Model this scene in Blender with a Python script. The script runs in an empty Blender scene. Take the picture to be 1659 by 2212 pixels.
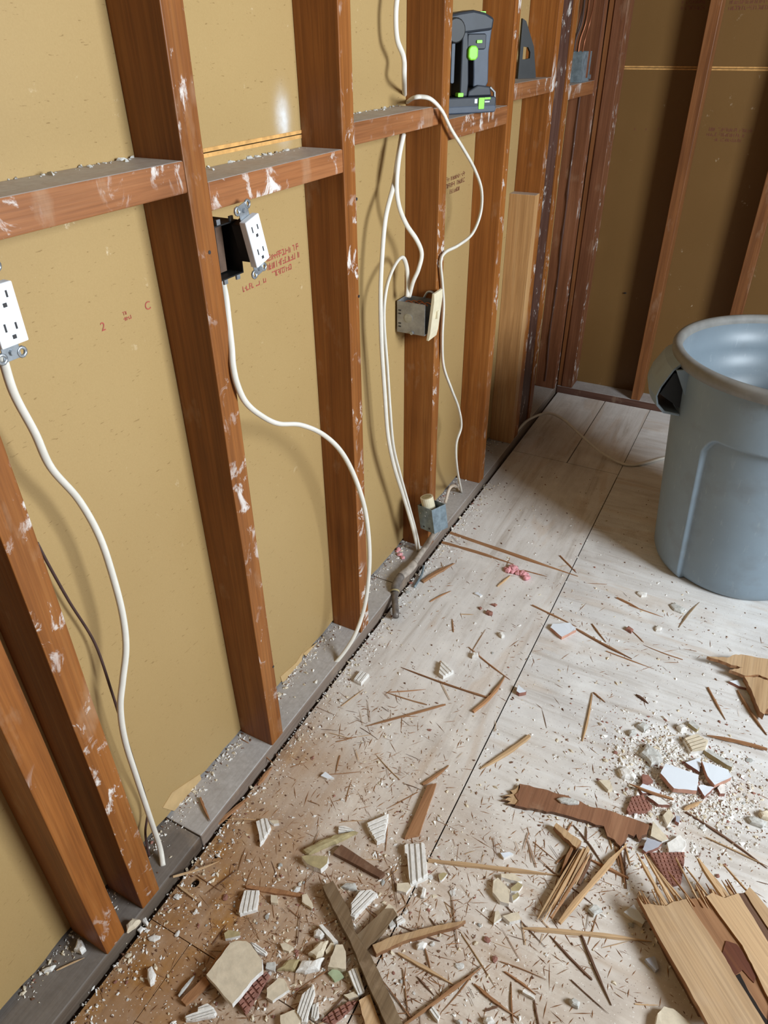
import bpy, bmesh, math, random
from mathutils import Vector, Matrix, noise
random.seed(7)
scene = bpy.context.scene
C = scene.collection

# ---------------------------------------------------------------- camera, world, light, exposure
cam_d = bpy.data.cameras.new('camera'); cam = bpy.data.objects.new('camera', cam_d); C.objects.link(cam)
fwd = Vector((-0.39222, 0.73105, -0.55832)); right = Vector((0.88419, 0.46703, -0.00964)); up = Vector((-0.25371, 0.49745, 0.82957))
cam.matrix_world = Matrix(((right.x, up.x, -fwd.x, 0.7009), (right.y, up.y, -fwd.y, -0.7733), (right.z, up.z, -fwd.z, 1.3285), (0, 0, 0, 1)))
cam_d.sensor_fit = 'VERTICAL'; cam_d.sensor_height = 36.0; cam_d.lens = 36.0 * 1537.02 / 2212.0
cam_d.clip_start = 0.02
scene.camera = cam
world = bpy.data.worlds.new('sky'); scene.world = world; world.use_nodes = True
bg = world.node_tree.nodes['Background']; bg.inputs[0].default_value = (0.80, 0.90, 1.0, 1); bg.inputs[1].default_value = 1.0

def window_light(name, loc, rot, sx, sy, power, col):
    l = bpy.data.lights.new(name, 'AREA'); l.shape = 'RECTANGLE'; l.size = sx; l.size_y = sy; l.energy = power; l.color = col
    o = bpy.data.objects.new(name, l); C.objects.link(o); o.location = loc; o.rotation_euler = rot
    return o
DAY = (0.84, 0.93, 1.0)
window_light('daylight_right', (2.74, 0.16, 1.66), (0, math.radians(90), 0), 1.00, 0.96, 130, DAY)
scene.view_settings.view_transform = 'Standard'; scene.view_settings.look = 'None'
scene.view_settings.exposure = 0.0; scene.view_settings.gamma = 1.0; scene.view_settings.use_curve_mapping = False

# ---------------------------------------------------------------- mesh helpers
class MB:
    def __init__(s): s.v = []; s.f = []; s.m = []
    def add(s, vs, fs, mi=0):
        b = len(s.v); s.v += [tuple(p) for p in vs]; s.f += [tuple(b + i for i in q) for q in fs]; s.m += [mi] * len(fs)
    def box(s, a, b, mi=0, rot=None, piv=None):
        (x0, y0, z0), (x1, y1, z1) = a, b
        vs = [Vector(p) for p in ((x0,y0,z0),(x1,y0,z0),(x1,y1,z0),(x0,y1,z0),(x0,y0,z1),(x1,y0,z1),(x1,y1,z1),(x0,y1,z1))]
        if rot is not None:
            c = Vector(piv) if piv else sum(vs, Vector()) / 8
            vs = [rot @ (p - c) + c for p in vs]
        s.add(vs, [(0,3,2,1),(4,5,6,7),(0,1,5,4),(1,2,6,5),(2,3,7,6),(3,0,4,7)], mi)
    def prism(s, poly, z0, z1, mi=0, mside=None, inset=1.0, jit=0.0, rnd=random):
        a = sum(poly[i][0]*poly[(i+1)%len(poly)][1]-poly[(i+1)%len(poly)][0]*poly[i][1] for i in range(len(poly)))
        if a < 0: poly = poly[::-1]
        n = len(poly); cx = sum(p[0] for p in poly)/n; cy = sum(p[1] for p in poly)/n
        lo = [(p[0], p[1], z0) for p in poly]
        hi = [(cx+(p[0]-cx)*inset, cy+(p[1]-cy)*inset, z1 + rnd.uniform(-jit, jit)) for p in poly]
        ms = mi if mside is None else mside
        b = len(s.v); s.v += lo + hi
        s.f.append(tuple(b+i for i in range(n-1, -1, -1))); s.m.append(ms)
        s.f.append(tuple(b+n+i for i in range(n))); s.m.append(mi)
        for i in range(n):
            j = (i+1) % n; s.f.append((b+i, b+j, b+n+j, b+n+i)); s.m.append(ms)
    def tube(s, pts, rad, seg=10, mi=0, cap=True, flat=1.0):
        pts = [Vector(p) for p in pts]; n = len(pts); rs = rad if isinstance(rad, (list, tuple)) else [rad]*n
        b = len(s.v); nrm = None
        for i, p in enumerate(pts):
            t = (pts[min(i+1, n-1)] - pts[max(i-1, 0)]).normalized()
            if nrm is None:
                nrm = t.orthogonal().normalized()
            nrm = (nrm - t * nrm.dot(t)).normalized(); bn = t.cross(nrm)
            for k in range(seg):
                a = 2*math.pi*k/seg; s.v.append(tuple(p + nrm*math.cos(a)*rs[i] + bn*math.sin(a)*rs[i]*flat))
        for i in range(n-1):
            for k in range(seg):
                s.f.append((b+i*seg+k, b+i*seg+(k+1)%seg, b+(i+1)*seg+(k+1)%seg, b+(i+1)*seg+k)); s.m.append(mi)
        if cap:
            s.f.append(tuple(b+k for k in range(seg-1, -1, -1))); s.m.append(mi)
            s.f.append(tuple(b+(n-1)*seg+k for k in range(seg))); s.m.append(mi)
    def lathe(s, prof, c, seg=48, mi=0, close=False):
        b = len(s.v); n = len(prof)
        for r_, z in prof:
            for k in range(seg):
                a = 2*math.pi*k/seg; s.v.append((c[0]+r_*math.cos(a), c[1]+r_*math.sin(a), c[2]+z))
        for i in range(n-1):
            for k in range(seg):
                s.f.append((b+i*seg+k, b+i*seg+(k+1)%seg, b+(i+1)*seg+(k+1)%seg, b+(i+1)*seg+k)); s.m.append(mi)
    def build(s, name, mats, parent=None, org=None, smooth=False, bevel=0.0):
        me = bpy.data.meshes.new(name)
        o_ = Vector(org) if org is not None else Vector((0, 0, 0))
        me.from_pydata([tuple(Vector(p) - o_) for p in s.v], [], s.f)
        mats = mats if isinstance(mats, (list, tuple)) else [mats]
        for m in mats: me.materials.append(m)
        for p, mi in zip(me.polygons, s.m): p.material_index = mi; p.use_smooth = smooth
        me.update()
        o = bpy.data.objects.new(name, me); C.objects.link(o)
        if parent is not None: o.parent = parent
        elif org is not None: o.location = o_
        if bevel:
            b = o.modifiers.new('bevel', 'BEVEL'); b.width = bevel; b.segments = 2; b.limit_method = 'ANGLE'
        return o
def spline(pts, n=8):
    P = [Vector(p) for p in pts]; P = [2*P[0]-P[1]] + P + [2*P[-1]-P[-2]]; out = []
    for i in range(1, len(P)-2):
        for k in range(n):
            t = k/n; a, b, c, d = P[i-1], P[i], P[i+1], P[i+2]
            out.append(0.5*((2*b)+(c-a)*t+(2*a-5*b+4*c-d)*t*t+(3*b-a-3*c+d)*t**3))
    out.append(P[-2]); return out
def tag(o, label, cat, group=None, kind=None):
    if label: o['label'] = label
    if cat: o['category'] = cat
    if group: o['group'] = group
    if kind: o['kind'] = kind
    return o
def thing(name, label, cat, loc, group=None):
    o = bpy.data.objects.new(name, None); C.objects.link(o); o.location = loc; o.empty_display_size = 0.03
    return tag(o, label, cat, group)
def struct(o): o['kind'] = 'structure'; return o

# ---------------------------------------------------------------- materials
def s2l(r_, g, b): return tuple((c/255/12.92 if c/255 <= 0.04045 else ((c/255+0.055)/1.055)**2.4) for c in (r_, g, b)) + (1,)
class NT:
    def __init__(s, name):
        s.mat = bpy.data.materials.new(name); s.mat.use_nodes = True; s.t = s.mat.node_tree; s.b = s.t.nodes['Principled BSDF']
        s.tc = s.t.nodes.new('ShaderNodeTexCoord'); s.geo = None
    def n(s, typ, **kw):
        x = s.t.nodes.new(typ)
        for k, v in kw.items(): setattr(x, k, v)
        return x
    def l(s, a, b): s.t.links.new(a, b)
    def coords(s, scale=(1, 1, 1), rnd=True):
        m = s.n('ShaderNodeMapping'); m.inputs['Scale'].default_value = scale; s.l(s.tc.outputs['Object'], m.inputs['Vector'])
        if rnd:
            oi = s.n('ShaderNodeObjectInfo'); mu = s.n('ShaderNodeMath', operation='MULTIPLY'); mu.inputs[1].default_value = 37.0
            s.l(oi.outputs['Random'], mu.inputs[0]); s.l(mu.outputs[0], m.inputs['Location'])
        return m.outputs[0]
    def noise(s, vec, scale=5, detail=4, rough=0.55, dist=0.0):
        x = s.n('ShaderNodeTexNoise'); s.l(vec, x.inputs['Vector']); x.inputs['Scale'].default_value = scale
        x.inputs['Detail'].default_value = detail; x.inputs['Roughness'].default_value = rough; x.inputs['Distortion'].default_value = dist
        return x.outputs['Fac']
    def ramp(s, fac, stops, interp='LINEAR'):
        x = s.n('ShaderNodeValToRGB'); x.color_ramp.interpolation = interp; e = x.color_ramp.elements
        while len(e) < len(stops): e.new(0.5)
        for i, (p, c) in enumerate(stops):
            e[i].position = p; e[i].color = c if isinstance(c, tuple) else (c, c, c, 1)
        s.l(fac, x.inputs[0]); return x.outputs[0]
    def mix(s, fac, a, b, mode='MIX'):
        x = s.n('ShaderNodeMix', data_type='RGBA', blend_type=mode)
        for sock, val in ((x.inputs[0], fac), (x.inputs[6], a), (x.inputs[7], b)):
            if isinstance(val, (int, float)): sock.default_value = val
            elif isinstance(val, tuple): sock.default_value = val
            else: s.l(val, sock)
        return x.outputs[2]
    def math(s, op, a, b=None, clamp=False):
        x = s.n('ShaderNodeMath', operation=op); x.use_clamp = clamp
        for i, val in enumerate((a, b)):
            if val is None: continue
            if isinstance(val, (int, float)): x.inputs[i].default_value = val
            else: s.l(val, x.inputs[i])
        return x.outputs[0]
    def normal(s, axis):
        g = s.n('ShaderNodeNewGeometry'); x = s.n('ShaderNodeSeparateXYZ'); s.l(g.outputs['True Normal'], x.inputs[0]); return x.outputs[axis]
    def pos(s, axis):
        g = s.n('ShaderNodeNewGeometry'); x = s.n('ShaderNodeSeparateXYZ'); s.l(g.outputs['Position'], x.inputs[0]); return x.outputs[axis]
    def out(s, col, rough=0.6, bump=None, bstr=0.2, bdist=0.002, spec=0.35, metal=0.0):
        if isinstance(col, tuple): s.b.inputs['Base Color'].default_value = col
        else: s.l(col, s.b.inputs['Base Color'])
        if isinstance(rough, (int, float)): s.b.inputs['Roughness'].default_value = rough
        else: s.l(rough, s.b.inputs['Roughness'])
        s.b.inputs['Specular IOR Level'].default_value = spec; s.b.inputs['Metallic'].default_value = metal
        if bump is not None:
            x = s.n('ShaderNodeBump'); x.inputs['Strength'].default_value = bstr; x.inputs['Distance'].default_value = bdist
            s.l(bump, x.inputs['Height']); s.l(x.outputs[0], s.b.inputs['Normal'])
        return s.mat
W_ = s2l(226, 220, 214)

def m_wood(name, dark, mid, light, axis=2, plaster=0.0, dust=0.0, grime=0.35, rough=0.5, paxis=0):
    t = NT(name); st = [26, 26, 26]; st[axis] = 1.1; v = t.coords(tuple(st))
    g = t.noise(v, 1.6, 6, 0.6, 0.6); v2 = t.coords((3, 3, 3)); big = t.noise(v2, 1.2, 3)
    st2 = [140, 140, 140]; st2[axis] = 3; fine = t.noise(t.coords(tuple(st2)), 1.5, 3, 0.6)
    col = t.ramp(g, [(0.18, dark), (0.5, mid), (0.85, light)])
    col = t.mix(t.math('MULTIPLY', t.ramp(fine, [(0.40, 1.0), (0.56, 0.0)]), 0.22), col, t.mix(1.0, col, s2l(120, 96, 80), 'MULTIPLY'))
    oi = t.n('ShaderNodeObjectInfo'); hv = t.n('ShaderNodeHueSaturation'); t.l(col, hv.inputs['Color'])
    mr = t.n('ShaderNodeMapRange'); mr.inputs[3].default_value = 0.85; mr.inputs[4].default_value = 1.14; t.l(oi.outputs['Random'], mr.inputs[0]); t.l(mr.outputs[0], hv.inputs['Value'])
    col = hv.outputs[0]
    gr = t.ramp(big, [(0.35, 0.0), (0.7, 1.0)])
    col = t.mix(t.math('MULTIPLY', gr, grime), col, t.mix(1.0, col, s2l(150, 120, 100), 'MULTIPLY'))
    pale = t.ramp(t.noise(t.coords((9, 9, 4)), 1.6, 5, 0.6), [(0.60, 0.0), (0.72, 1.0)])
    col = t.mix(t.math('MULTIPLY', pale, 0.28), col, s2l(186, 160, 132))
    if plaster:
        n1 = t.noise(t.coords((16, 16, 11)), 1.7, 6, 0.68, 0.6)
        m1 = t.ramp(n1, [(0.60 - plaster*0.05, 0.0), (0.66 - plaster*0.04, 1.0)])
        n2 = t.noise(t.coords((4.5, 4.5, 4.5)), 1.3, 3); m2 = t.ramp(n2, [(0.46, 0.0), (0.60, 1.0)])
        face = t.math('GREATER_THAN', t.normal(paxis), 0.5) if paxis == 0 else t.math('LESS_THAN', t.normal(paxis), -0.5)
        m = t.math('MULTIPLY', t.math('MULTIPLY', m1, m2), face)
        col = t.mix(t.math('MULTIPLY', m, 0.9), col, W_)
    if dust:
        upm = t.ramp(t.normal(2), [(0.5, 0.0), (0.8, 1.0)])
        d1 = t.ramp(t.noise(t.coords((9, 9, 9)), 2.2, 5), [(0.3, 0.75), (0.7, 1.0)])
        dc = t.mix(t.noise(t.coords((60, 60, 60)), 2.0, 4), s2l(158, 152, 148), s2l(206, 203, 201))
        col = t.mix(t.math('MULTIPLY', t.math('MULTIPLY', upm, d1), dust), col, dc)
    return t.out(col, rough, fine, 0.25, 0.0015)

def m_board(name='fibreboard', ca=s2l(168, 139, 92), cb=s2l(184, 156, 108)):
    t = NT(name); v = t.coords((1, 1, 1), False)
    base = t.mix(t.noise(v, 2.2, 4), ca, cb)
    fine = t.noise(v, 420, 3, 0.7); base = t.mix(t.math('MULTIPLY', fine, 0.35), base, t.mix(1.0, base, s2l(200, 188, 165), 'MULTIPLY'))
    dn = t.noise(t.coords((75, 75, 330), False), 1.0, 2, 0.5); dash = t.ramp(dn, [(0.695, 0.0), (0.735, 1.0)])
    base = t.mix(t.math('MULTIPLY', dash, 0.5), base, s2l(112, 82, 42))
    sn = t.noise(t.coords((22, 22, 22), False), 1.5, 5, 0.7); sm = t.ramp(t.noise(v, 3.1, 2), [(0.45, 0.0), (0.60, 1.0)])
    sc = t.math('MULTIPLY', t.ramp(sn, [(0.66, 0.0), (0.72, 1.0)]), sm)
    base = t.mix(t.math('MULTIPLY', sc, 0.55), base, s2l(226, 208, 178))
    # soft-edged pale spot beside the fourth stud
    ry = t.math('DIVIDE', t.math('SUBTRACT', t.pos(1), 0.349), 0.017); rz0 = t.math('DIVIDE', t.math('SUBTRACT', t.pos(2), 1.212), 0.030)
    rg = t.math('ADD', t.math('MULTIPLY', ry, ry), t.math('MULTIPLY', rz0, rz0)); pale_spot = t.math('POWER', 2.718, t.math('MULTIPLY', rg, -1.0))
    base = t.mix(t.math('MULTIPLY', pale_spot, t.ramp(t.noise(v, 60, 4), [(0.25, 0.45), (0.7, 0.95)])), base, s2l(232, 234, 236))
    return t.out(base, 0.42, fine, 0.08, 0.001, 0.32)

def m_plywood(name='plywood_floor', grain_axis=0, tint=s2l(255, 255, 255)):
    t = NT(name); v = t.coords((1, 1, 1), False)
    st = [30, 30, 30]; st[grain_axis] = 2.0
    g = t.noise(t.coords(tuple(st), False), 1.0, 6, 0.62, 1.3)
    col = t.ramp(g, [(0.22, s2l(182, 172, 162)), (0.44, s2l(218, 214, 210)), (0.62, s2l(228, 226, 224)), (0.82, s2l(212, 202, 190))])
    st2 = [9, 9, 9]; st2[grain_axis] = 1.4
    w = t.noise(t.coords(tuple(st2), False), 1.0, 3, 0.5, 1.8); col = t.mix(t.math('MULTIPLY', t.ramp(w, [(0.54, 0.0), (0.62, 1.0)]), 0.30), col, s2l(198, 170, 140))
    gm = t.ramp(t.noise(v, 3.6, 5, 0.6), [(0.50, 0.0), (0.66, 1.0)]); col = t.mix(t.math('MULTIPLY', gm, 0.36), col, s2l(176, 168, 163))
    wd = t.ramp(t.noise(v, 6.5, 5, 0.62), [(0.52, 0.0), (0.66, 1.0)]); col = t.mix(t.math('MULTIPLY', wd, 0.7), col, s2l(238, 236, 233))
    col = t.mix(1.0, col, tint, 'MULTIPLY')
    st3 = [7, 7, 7]; st3[grain_axis] = 1.1; sm_ = t.ramp(t.noise(t.coords(tuple(st3), False), 1.6, 6, 0.68, 0.9), [(0.47, 0.0), (0.66, 1.0)]); col = t.mix(t.math('MULTIPLY', sm_, 0.26), col, s2l(166, 152, 140))
    # amber varnished patch left from the old finish, near corner along the plate
    px = t.pos(0); py = t.pos(1)
    wob = t.math('MULTIPLY', t.math('SUBTRACT', t.noise(v, 5.5, 4), 0.5), 0.55)
    dd = t.math('ADD', t.math('ADD', t.math('MULTIPLY', px, 1.25), t.math('MULTIPLY', py, 0.55)), wob)
    am = t.ramp(t.math('ADD', dd, 0.5), [(0.42, 1.0), (0.74, 0.0)])
    ag = t.noise(t.coords((42, 4, 42), False), 1.0, 5, 0.6, 0.5)
    ac = t.ramp(ag, [(0.3, s2l(112, 76, 38)), (0.5, s2l(164, 120, 66)), (0.72, s2l(190, 148, 92))])
    wear = t.ramp(t.noise(v, 14, 5, 0.65), [(0.42, 1.0), (0.70, 0.5)])
    col = t.mix(t.math('MULTIPLY', am, wear), col, ac)
    # plywood shows cream and less chalky towards the near end
    cr = t.ramp(t.math('ADD', py, t.math('ADD', wob, 0.5)), [(0.30, 1.0), (0.95, 0.0)])
    col = t.mix(t.math('MULTIPLY', cr, 0.55), col, t.mix(1.0, col, s2l(246, 230, 208), 'MULTIPLY'))
    # brown sawdust trodden into the near floor
    bd = t.ramp(t.math('ADD', py, t.math('ADD', t.math('MULTIPLY', wob, 1.2), 0.5)), [(0.34, 1.0), (0.66, 0.0)])
    lf = t.ramp(t.math('ADD', px, t.math('MULTIPLY', wob, 0.8)), [(0.30, 1.0), (0.80, 0.25)]); bn = t.math('MULTIPLY', lf, t.ramp(t.noise(v, 11, 7, 0.75), [(0.36, 0.0), (0.58, 1.0)]))
    col = t.mix(t.math('MULTIPLY', t.math('MULTIPLY', bd, bn), 0.72), col, s2l(164, 127, 94))
    sp = t.noise(v, 260, 2, 0.6); col = t.mix(t.math('MULTIPLY', t.ramp(sp, [(0.66, 0.0), (0.70, 1.0)]), 0.5), col, s2l(92, 70, 56))
    sp2 = t.noise(t.coords((1, 1, 1), True), 210, 2, 0.6); col = t.mix(t.math('MULTIPLY', t.ramp(sp2, [(0.67, 0.0), (0.70, 1.0)]), 0.8), col, s2l(236, 232, 226))
    return t.out(col, 0.62, g, 0.18, 0.0015, 0.3)

def m_plain(name, col, rough=0.5, metal=0.0, var=0.12, scale=40, bump=0.0, spec=0.4, col2=None):
    t = NT(name); n_ = t.noise(t.coords((1, 1, 1)), scale, 5, 0.6)
    c = t.mix(t.ramp(n_, [(0.35, 0.0), (0.65, 1.0)]), tuple(x*(1-var) for x in col[:3]) + (1,), col2 or tuple(min(1, x*(1+var)) for x in col[:3]) + (1,))
    return t.out(c, rough, n_ if bump else None, bump, 0.002, spec, metal)

M = {}
M['stud'] = m_wood('stud_wood', s2l(112, 64, 24), s2l(152, 92, 40), s2l(176, 118, 62), 2, plaster=1.0)
M['stud_back'] = m_wood('stud_wood_back', s2l(104, 62, 34), s2l(142, 90, 50), s2l(170, 116, 72), 2, plaster=0.0, paxis=1)
M['stud_red'] = m_wood('stud_wood_reddish', s2l(98, 56, 34), s2l(130, 82, 54), s2l(160, 110, 80), 2, plaster=1.2)
M['stud_dark'] = m_wood('stud_wood_stained', s2l(70, 44, 38), s2l(96, 66, 56), s2l(124, 92, 80), 2, plaster=0.5)
M['pine'] = m_wood('pale_pine', s2l(168, 122, 76), s2l(194, 148, 98), s2l(212, 174, 126), 2, plaster=0.0, dust=0.8, grime=0.15)
M['block'] = m_wood('block_wood', s2l(118, 72, 40), s2l(156, 100, 60), s2l(178, 122, 80), 1, plaster=1.3, dust=1.0)
M['plate'] = m_wood('plate_wood', s2l(128, 112, 100), s2l(160, 146, 134), s2l(186, 174, 162), 1, dust=0.95, grime=0.5)
M['plate_dirty'] = m_wood('dirty_plate_wood', s2l(92, 80, 68), s2l(116, 104, 92), s2l(138, 126, 114), 1, dust=0.25, grime=0.6)
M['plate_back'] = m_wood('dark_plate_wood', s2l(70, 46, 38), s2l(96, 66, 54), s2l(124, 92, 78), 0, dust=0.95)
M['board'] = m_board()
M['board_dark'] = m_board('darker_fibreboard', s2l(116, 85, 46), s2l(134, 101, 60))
M['flap'] = m_plain('torn_board_face', s2l(196, 164, 116), 0.7, var=0.08, scale=30)
M['torn'] = m_plain('torn_board_edge', s2l(206, 156, 92), 0.8, var=0.2, scale=60)
M['gapdark'] = m_plain('dark_gap', s2l(36, 26, 20), 0.9)
M['gapfill'] = m_plain('dusty_seam', s2l(98, 84, 74), 0.95, var=0.3, scale=30)
M['ply_x'] = m_plywood('plywood_cross_grain', 0)
M['ply_y'] = m_plywood('plywood_long_grain', 1, s2l(255, 252, 249))
M['white'] = m_plain('white_plastic', s2l(236, 240, 244), 0.35, var=0.02)
M['slot'] = m_plain('dark_slot', s2l(52, 50, 52), 0.6)
M['steel'] = m_plain('zinc_steel', s2l(176, 182, 188), 0.36, 0.75, 0.18, 60)
M['galv'] = m_plain('galvanised_steel', s2l(158, 160, 162), 0.42, 0.55, 0.2, 45)
M['bluesteel'] = m_plain('painted_grey_steel', s2l(128, 142, 150), 0.45, 0.35, 0.25, 60)
M['ivory'] = m_plain('ivory_plastic', s2l(226, 214, 184), 0.4, var=0.06)
M['black'] = m_plain('black_box', s2l(24, 23, 23), 0.5, var=0.2)
M['brownbox'] = m_plain('brown_box_inside', s2l(96, 74, 60), 0.6, var=0.2)
M['cable'] = m_plain('white_cable_jacket', s2l(226, 220, 208), 0.42, var=0.06, scale=25)
M['cable2'] = m_plain('grey_cable_jacket', s2l(196, 178, 158), 0.5, var=0.08, scale=25)
M['darkcable'] = m_plain('dark_brown_cable', s2l(72, 52, 48), 0.5, var=0.15)
M['copper'] = m_plain('copper_wire', s2l(160, 100, 70), 0.4, 0.6)
M['pipe'] = m_plain('grey_conduit', s2l(120, 112, 106), 0.5, 0.3, 0.3, 55, 0.2)
M['pipedust'] = m_plain('dusty_conduit', s2l(168, 156, 144), 0.8, 0.0, 0.25, 55, 0.3)
M['red_ink'] = m_plain('red_stamp_ink', s2l(168, 76, 66), 0.7, var=0.2, scale=200)
M['faint_ink'] = m_plain('faded_stamp_ink', s2l(120, 70, 52), 0.7, var=0.2, scale=200)
M['tool'] = m_plain('black_tool_plastic', s2l(38, 42, 50), 0.5, var=0.15)
M['tool2'] = m_plain('grey_tool_plastic', s2l(66, 74, 88), 0.5, var=0.1)
M['green'] = m_plain('green_tool_accent', s2l(136, 220, 54), 0.4, var=0.05)
M['whiteprint'] = m_plain('white_print', s2l(220, 224, 226), 0.5)
M['pink'] = m_plain('pink_insulation', s2l(228, 162, 166), 0.95, var=0.2, scale=120, bump=0.6)
def m_can(name, ca, cb):
    t = NT(name); v = t.coords((1, 1, 1), False)
    c = t.mix(t.noise(v, 6, 5), ca, cb)
    sc = t.ramp(t.noise(t.coords((60, 60, 14), False), 1.2, 5, 0.7), [(0.60, 0.0), (0.72, 1.0)])
    c = t.mix(t.math('MULTIPLY', sc, 0.35), c, s2l(178, 186, 192))
    d = t.ramp(t.noise(v, 11, 4), [(0.55, 0.0), (0.75, 1.0)]); c = t.mix(t.math('MULTIPLY', d, 0.3), c, s2l(104, 100, 94))
    return t.out(c, 0.40, t.noise(v, 90, 3), 0.06, 0.001, 0.42)
M['can'] = m_can('grey_can_plastic', s2l(120, 136, 149), s2l(144, 161, 174))
M['can_in'] = m_can('scuffed_can_lining', s2l(104, 116, 126), s2l(132, 145, 154))
M['canrim'] = m_plain('dusty_can_rim', s2l(126, 124, 120), 0.6, var=0.15, scale=18)
M['gripshade'] = m_plain('grip_shade_black', s2l(26, 28, 30), 0.6)  # shade inside the grips, put into the colour
# debris
M['tile'] = m_plain('white_glaze', s2l(232, 238, 246), 0.16, var=0.01, spec=0.5)
M['tilegrey'] = m_plain('grey_glaze', s2l(178, 180, 190), 0.3, var=0.05)
M['clay'] = m_plain('red_clay_body', s2l(150, 104, 90), 0.85, var=0.2, scale=90, bump=0.4)
M['claypink'] = m_plain('pinkish_tile_edge', s2l(196, 148, 128), 0.85, var=0.12)
M['cream'] = m_plain('cream_mortar', s2l(216, 202, 178), 0.85, var=0.08, scale=70, bump=0.35)
M['mortarw'] = m_plain('white_mortar', s2l(232, 228, 222), 0.9, var=0.08, scale=130, bump=0.6)
M['mortarg'] = m_plain('grey_mortar', s2l(196, 194, 188), 0.9, var=0.16, scale=150, bump=0.7)
M['olive'] = m_plain('olive_mortar', s2l(174, 158, 118), 0.85, var=0.12, scale=90, bump=0.4)
M['green_chip'] = m_plain('pale_green_mortar', s2l(164, 176, 142), 0.85, var=0.1)
M['sp_o'] = m_wood('orange_splinter', s2l(134, 92, 60), s2l(168, 122, 84), s2l(194, 152, 112), 1, rough=0.75, grime=0.2)
M['sp_p'] = m_wood('pale_splinter', s2l(176, 138, 98), s2l(204, 168, 126), s2l(222, 192, 154), 1, rough=0.7, grime=0.1)
M['sp_d'] = m_wood('dark_splinter', s2l(88, 62, 48), s2l(118, 86, 66), s2l(146, 112, 88), 1, rough=0.7)
M['sp_w'] = m_wood('weathered_lath', s2l(106, 84, 60), s2l(146, 122, 92), s2l(184, 164, 136), 1, rough=0.8, grime=0.4)
M['veneer'] = m_wood('brown_veneer', s2l(118, 80, 56), s2l(150, 106, 78), s2l(182, 138, 104), 1, rough=0.75)
M['ply_scrap'] = m_wood('pale_plywood_face', s2l(182, 146, 108), s2l(200, 166, 126), s2l(214, 184, 148), 1, rough=0.65, grime=0.15)
M['ply_red'] = m_wood('redbrown_core', s2l(84, 42, 28), s2l(112, 62, 40), s2l(150, 96, 58), 1, rough=0.6)
M['roomwall'] = m_plain('bare_wall_board', s2l(92, 72, 50), 0.8, var=0.04, scale=3)
M['ceil'] = m_plain('ceiling_board', s2l(104, 92, 78), 0.9, var=0.04, scale=3)
M['frame'] = m_plain('window_frame_paint', s2l(232, 232, 228), 0.5, var=0.03)

# ---------------------------------------------------------------- structure: left wall
BX = -0.085           # back of the studs
STW = 0.041
def empty_struct(name): 
    o = bpy.data.objects.new(name, None); C.objects.link(o); o['kind'] = 'structure'; return o
wall_left = empty_struct('wall_left')
def child(mb, name, mat, parent, org=(0, 0, 0), bevel=0.0, label=None, smooth=False):
    o = mb.build(name, mat, None, org, smooth, bevel); o.parent = parent
    if label: o['label'] = label
    return o
def ragged_panel(y0, y1, z0, z1, name, rag_bottom=True, parent=wall_left):
    rr = random.Random(int((y0+9)*100)); mb = MB(); n = max(6, int((y1-y0)/0.02)); fr, bk = [], []
    low = []
    for i in range(n+1):
        y = y0+(y1-y0)*i/n; dz = (0.004 + 0.010*abs(noise.noise((y*9, 3.1, 0))) + rr.uniform(0, 0.004)) if rag_bottom else 0
        low.append((y, z0+dz))
    vs = []
    for x in (BX, BX-0.013):
        for y, z in low: vs.append((x, y, z))
        for y, z in low: vs.append((x, y, z1))
    k = n+1; fs = []
    for i in range(n):
        fs.append((i, i+1, k+i+1, k+i)); fs.append((2*k+i+1, 2*k+i, 3*k+i, 3*k+i+1)); fs.append((i+1, i, 2*k+i, 2*k+i+1)); fs.append((k+i, k+i+1, 3*k+i+1, 3*k+i))
    fs.append((0, k, 3*k, 2*k)); fs.append((n, 2*k+n, 3*k+n, k+n))
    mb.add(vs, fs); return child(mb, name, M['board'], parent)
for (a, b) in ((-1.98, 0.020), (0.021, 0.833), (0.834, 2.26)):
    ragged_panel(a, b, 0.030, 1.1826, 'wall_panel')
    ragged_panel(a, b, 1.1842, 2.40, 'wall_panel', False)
for (z0, z1, dx) in ((1.1770, 1.1826, 0.0010), (1.1842, 1.1895, 0.0012)):
    mb = MB(); mb.box((BX-0.002, -1.98, z0), (BX+dx, 2.26, z1)); child(mb, 'seam_edge', M['torn'], wall_left)
mb = MB(); mb.box((BX-0.05, -1.98, -0.06), (BX-0.0145, 2.26, 2.4)); child(mb, 'sheathing', M['gapdark'], wall_left)
def stud(y, w=STW, z0=0.030, z1=2.40, x0=BX, x1=0.0, mat='stud', lean=0.0, label=None, name='stud'):
    mb = MB(); n = 14
    # slightly uneven edges
    vs = []; rr = random.Random(int(y*1000)+5)
    for i in range(n+1):
        z = z0+(z1-z0)*i/n; j = lambda: rr.uniform(-0.0007, 0.0007)
        vs += [(x0, y+j(), z), (x1+j(), y+j(), z), (x1+j(), y+w+j(), z), (x0, y+w+j(), z)]
    fs = [(3, 2, 1, 0), tuple(4*n+q for q in range(4))]
    for i in range(n):
        for q in range(4): fs.append((4*i+q, 4*i+(q+1) % 4, 4*i+4+(q+1) % 4, 4*i+4+q))
    mb.add(vs, fs)
    return child(mb, name, M[mat], wall_left, (x1, y, z0), 0.0015, label)
stud(-0.482, label='orange-brown stud nearest the camera'); stud(-0.397); stud(0.0); stud(0.3995); stud(0.813); stud(1.2336)
stud(1.556, 0.040, 0.03, 0.905, mat='pine', label='short pale pine jack stud')
stud(1.598, 0.042); stud(1.757, 0.042)
stud(1.641, 0.115, x0=-0.045, x1=-0.005, mat='stud_dark', name='backing_board', label='dark stained flat backing board')
stud(2.115, 0.045, mat='stud_red')
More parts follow.
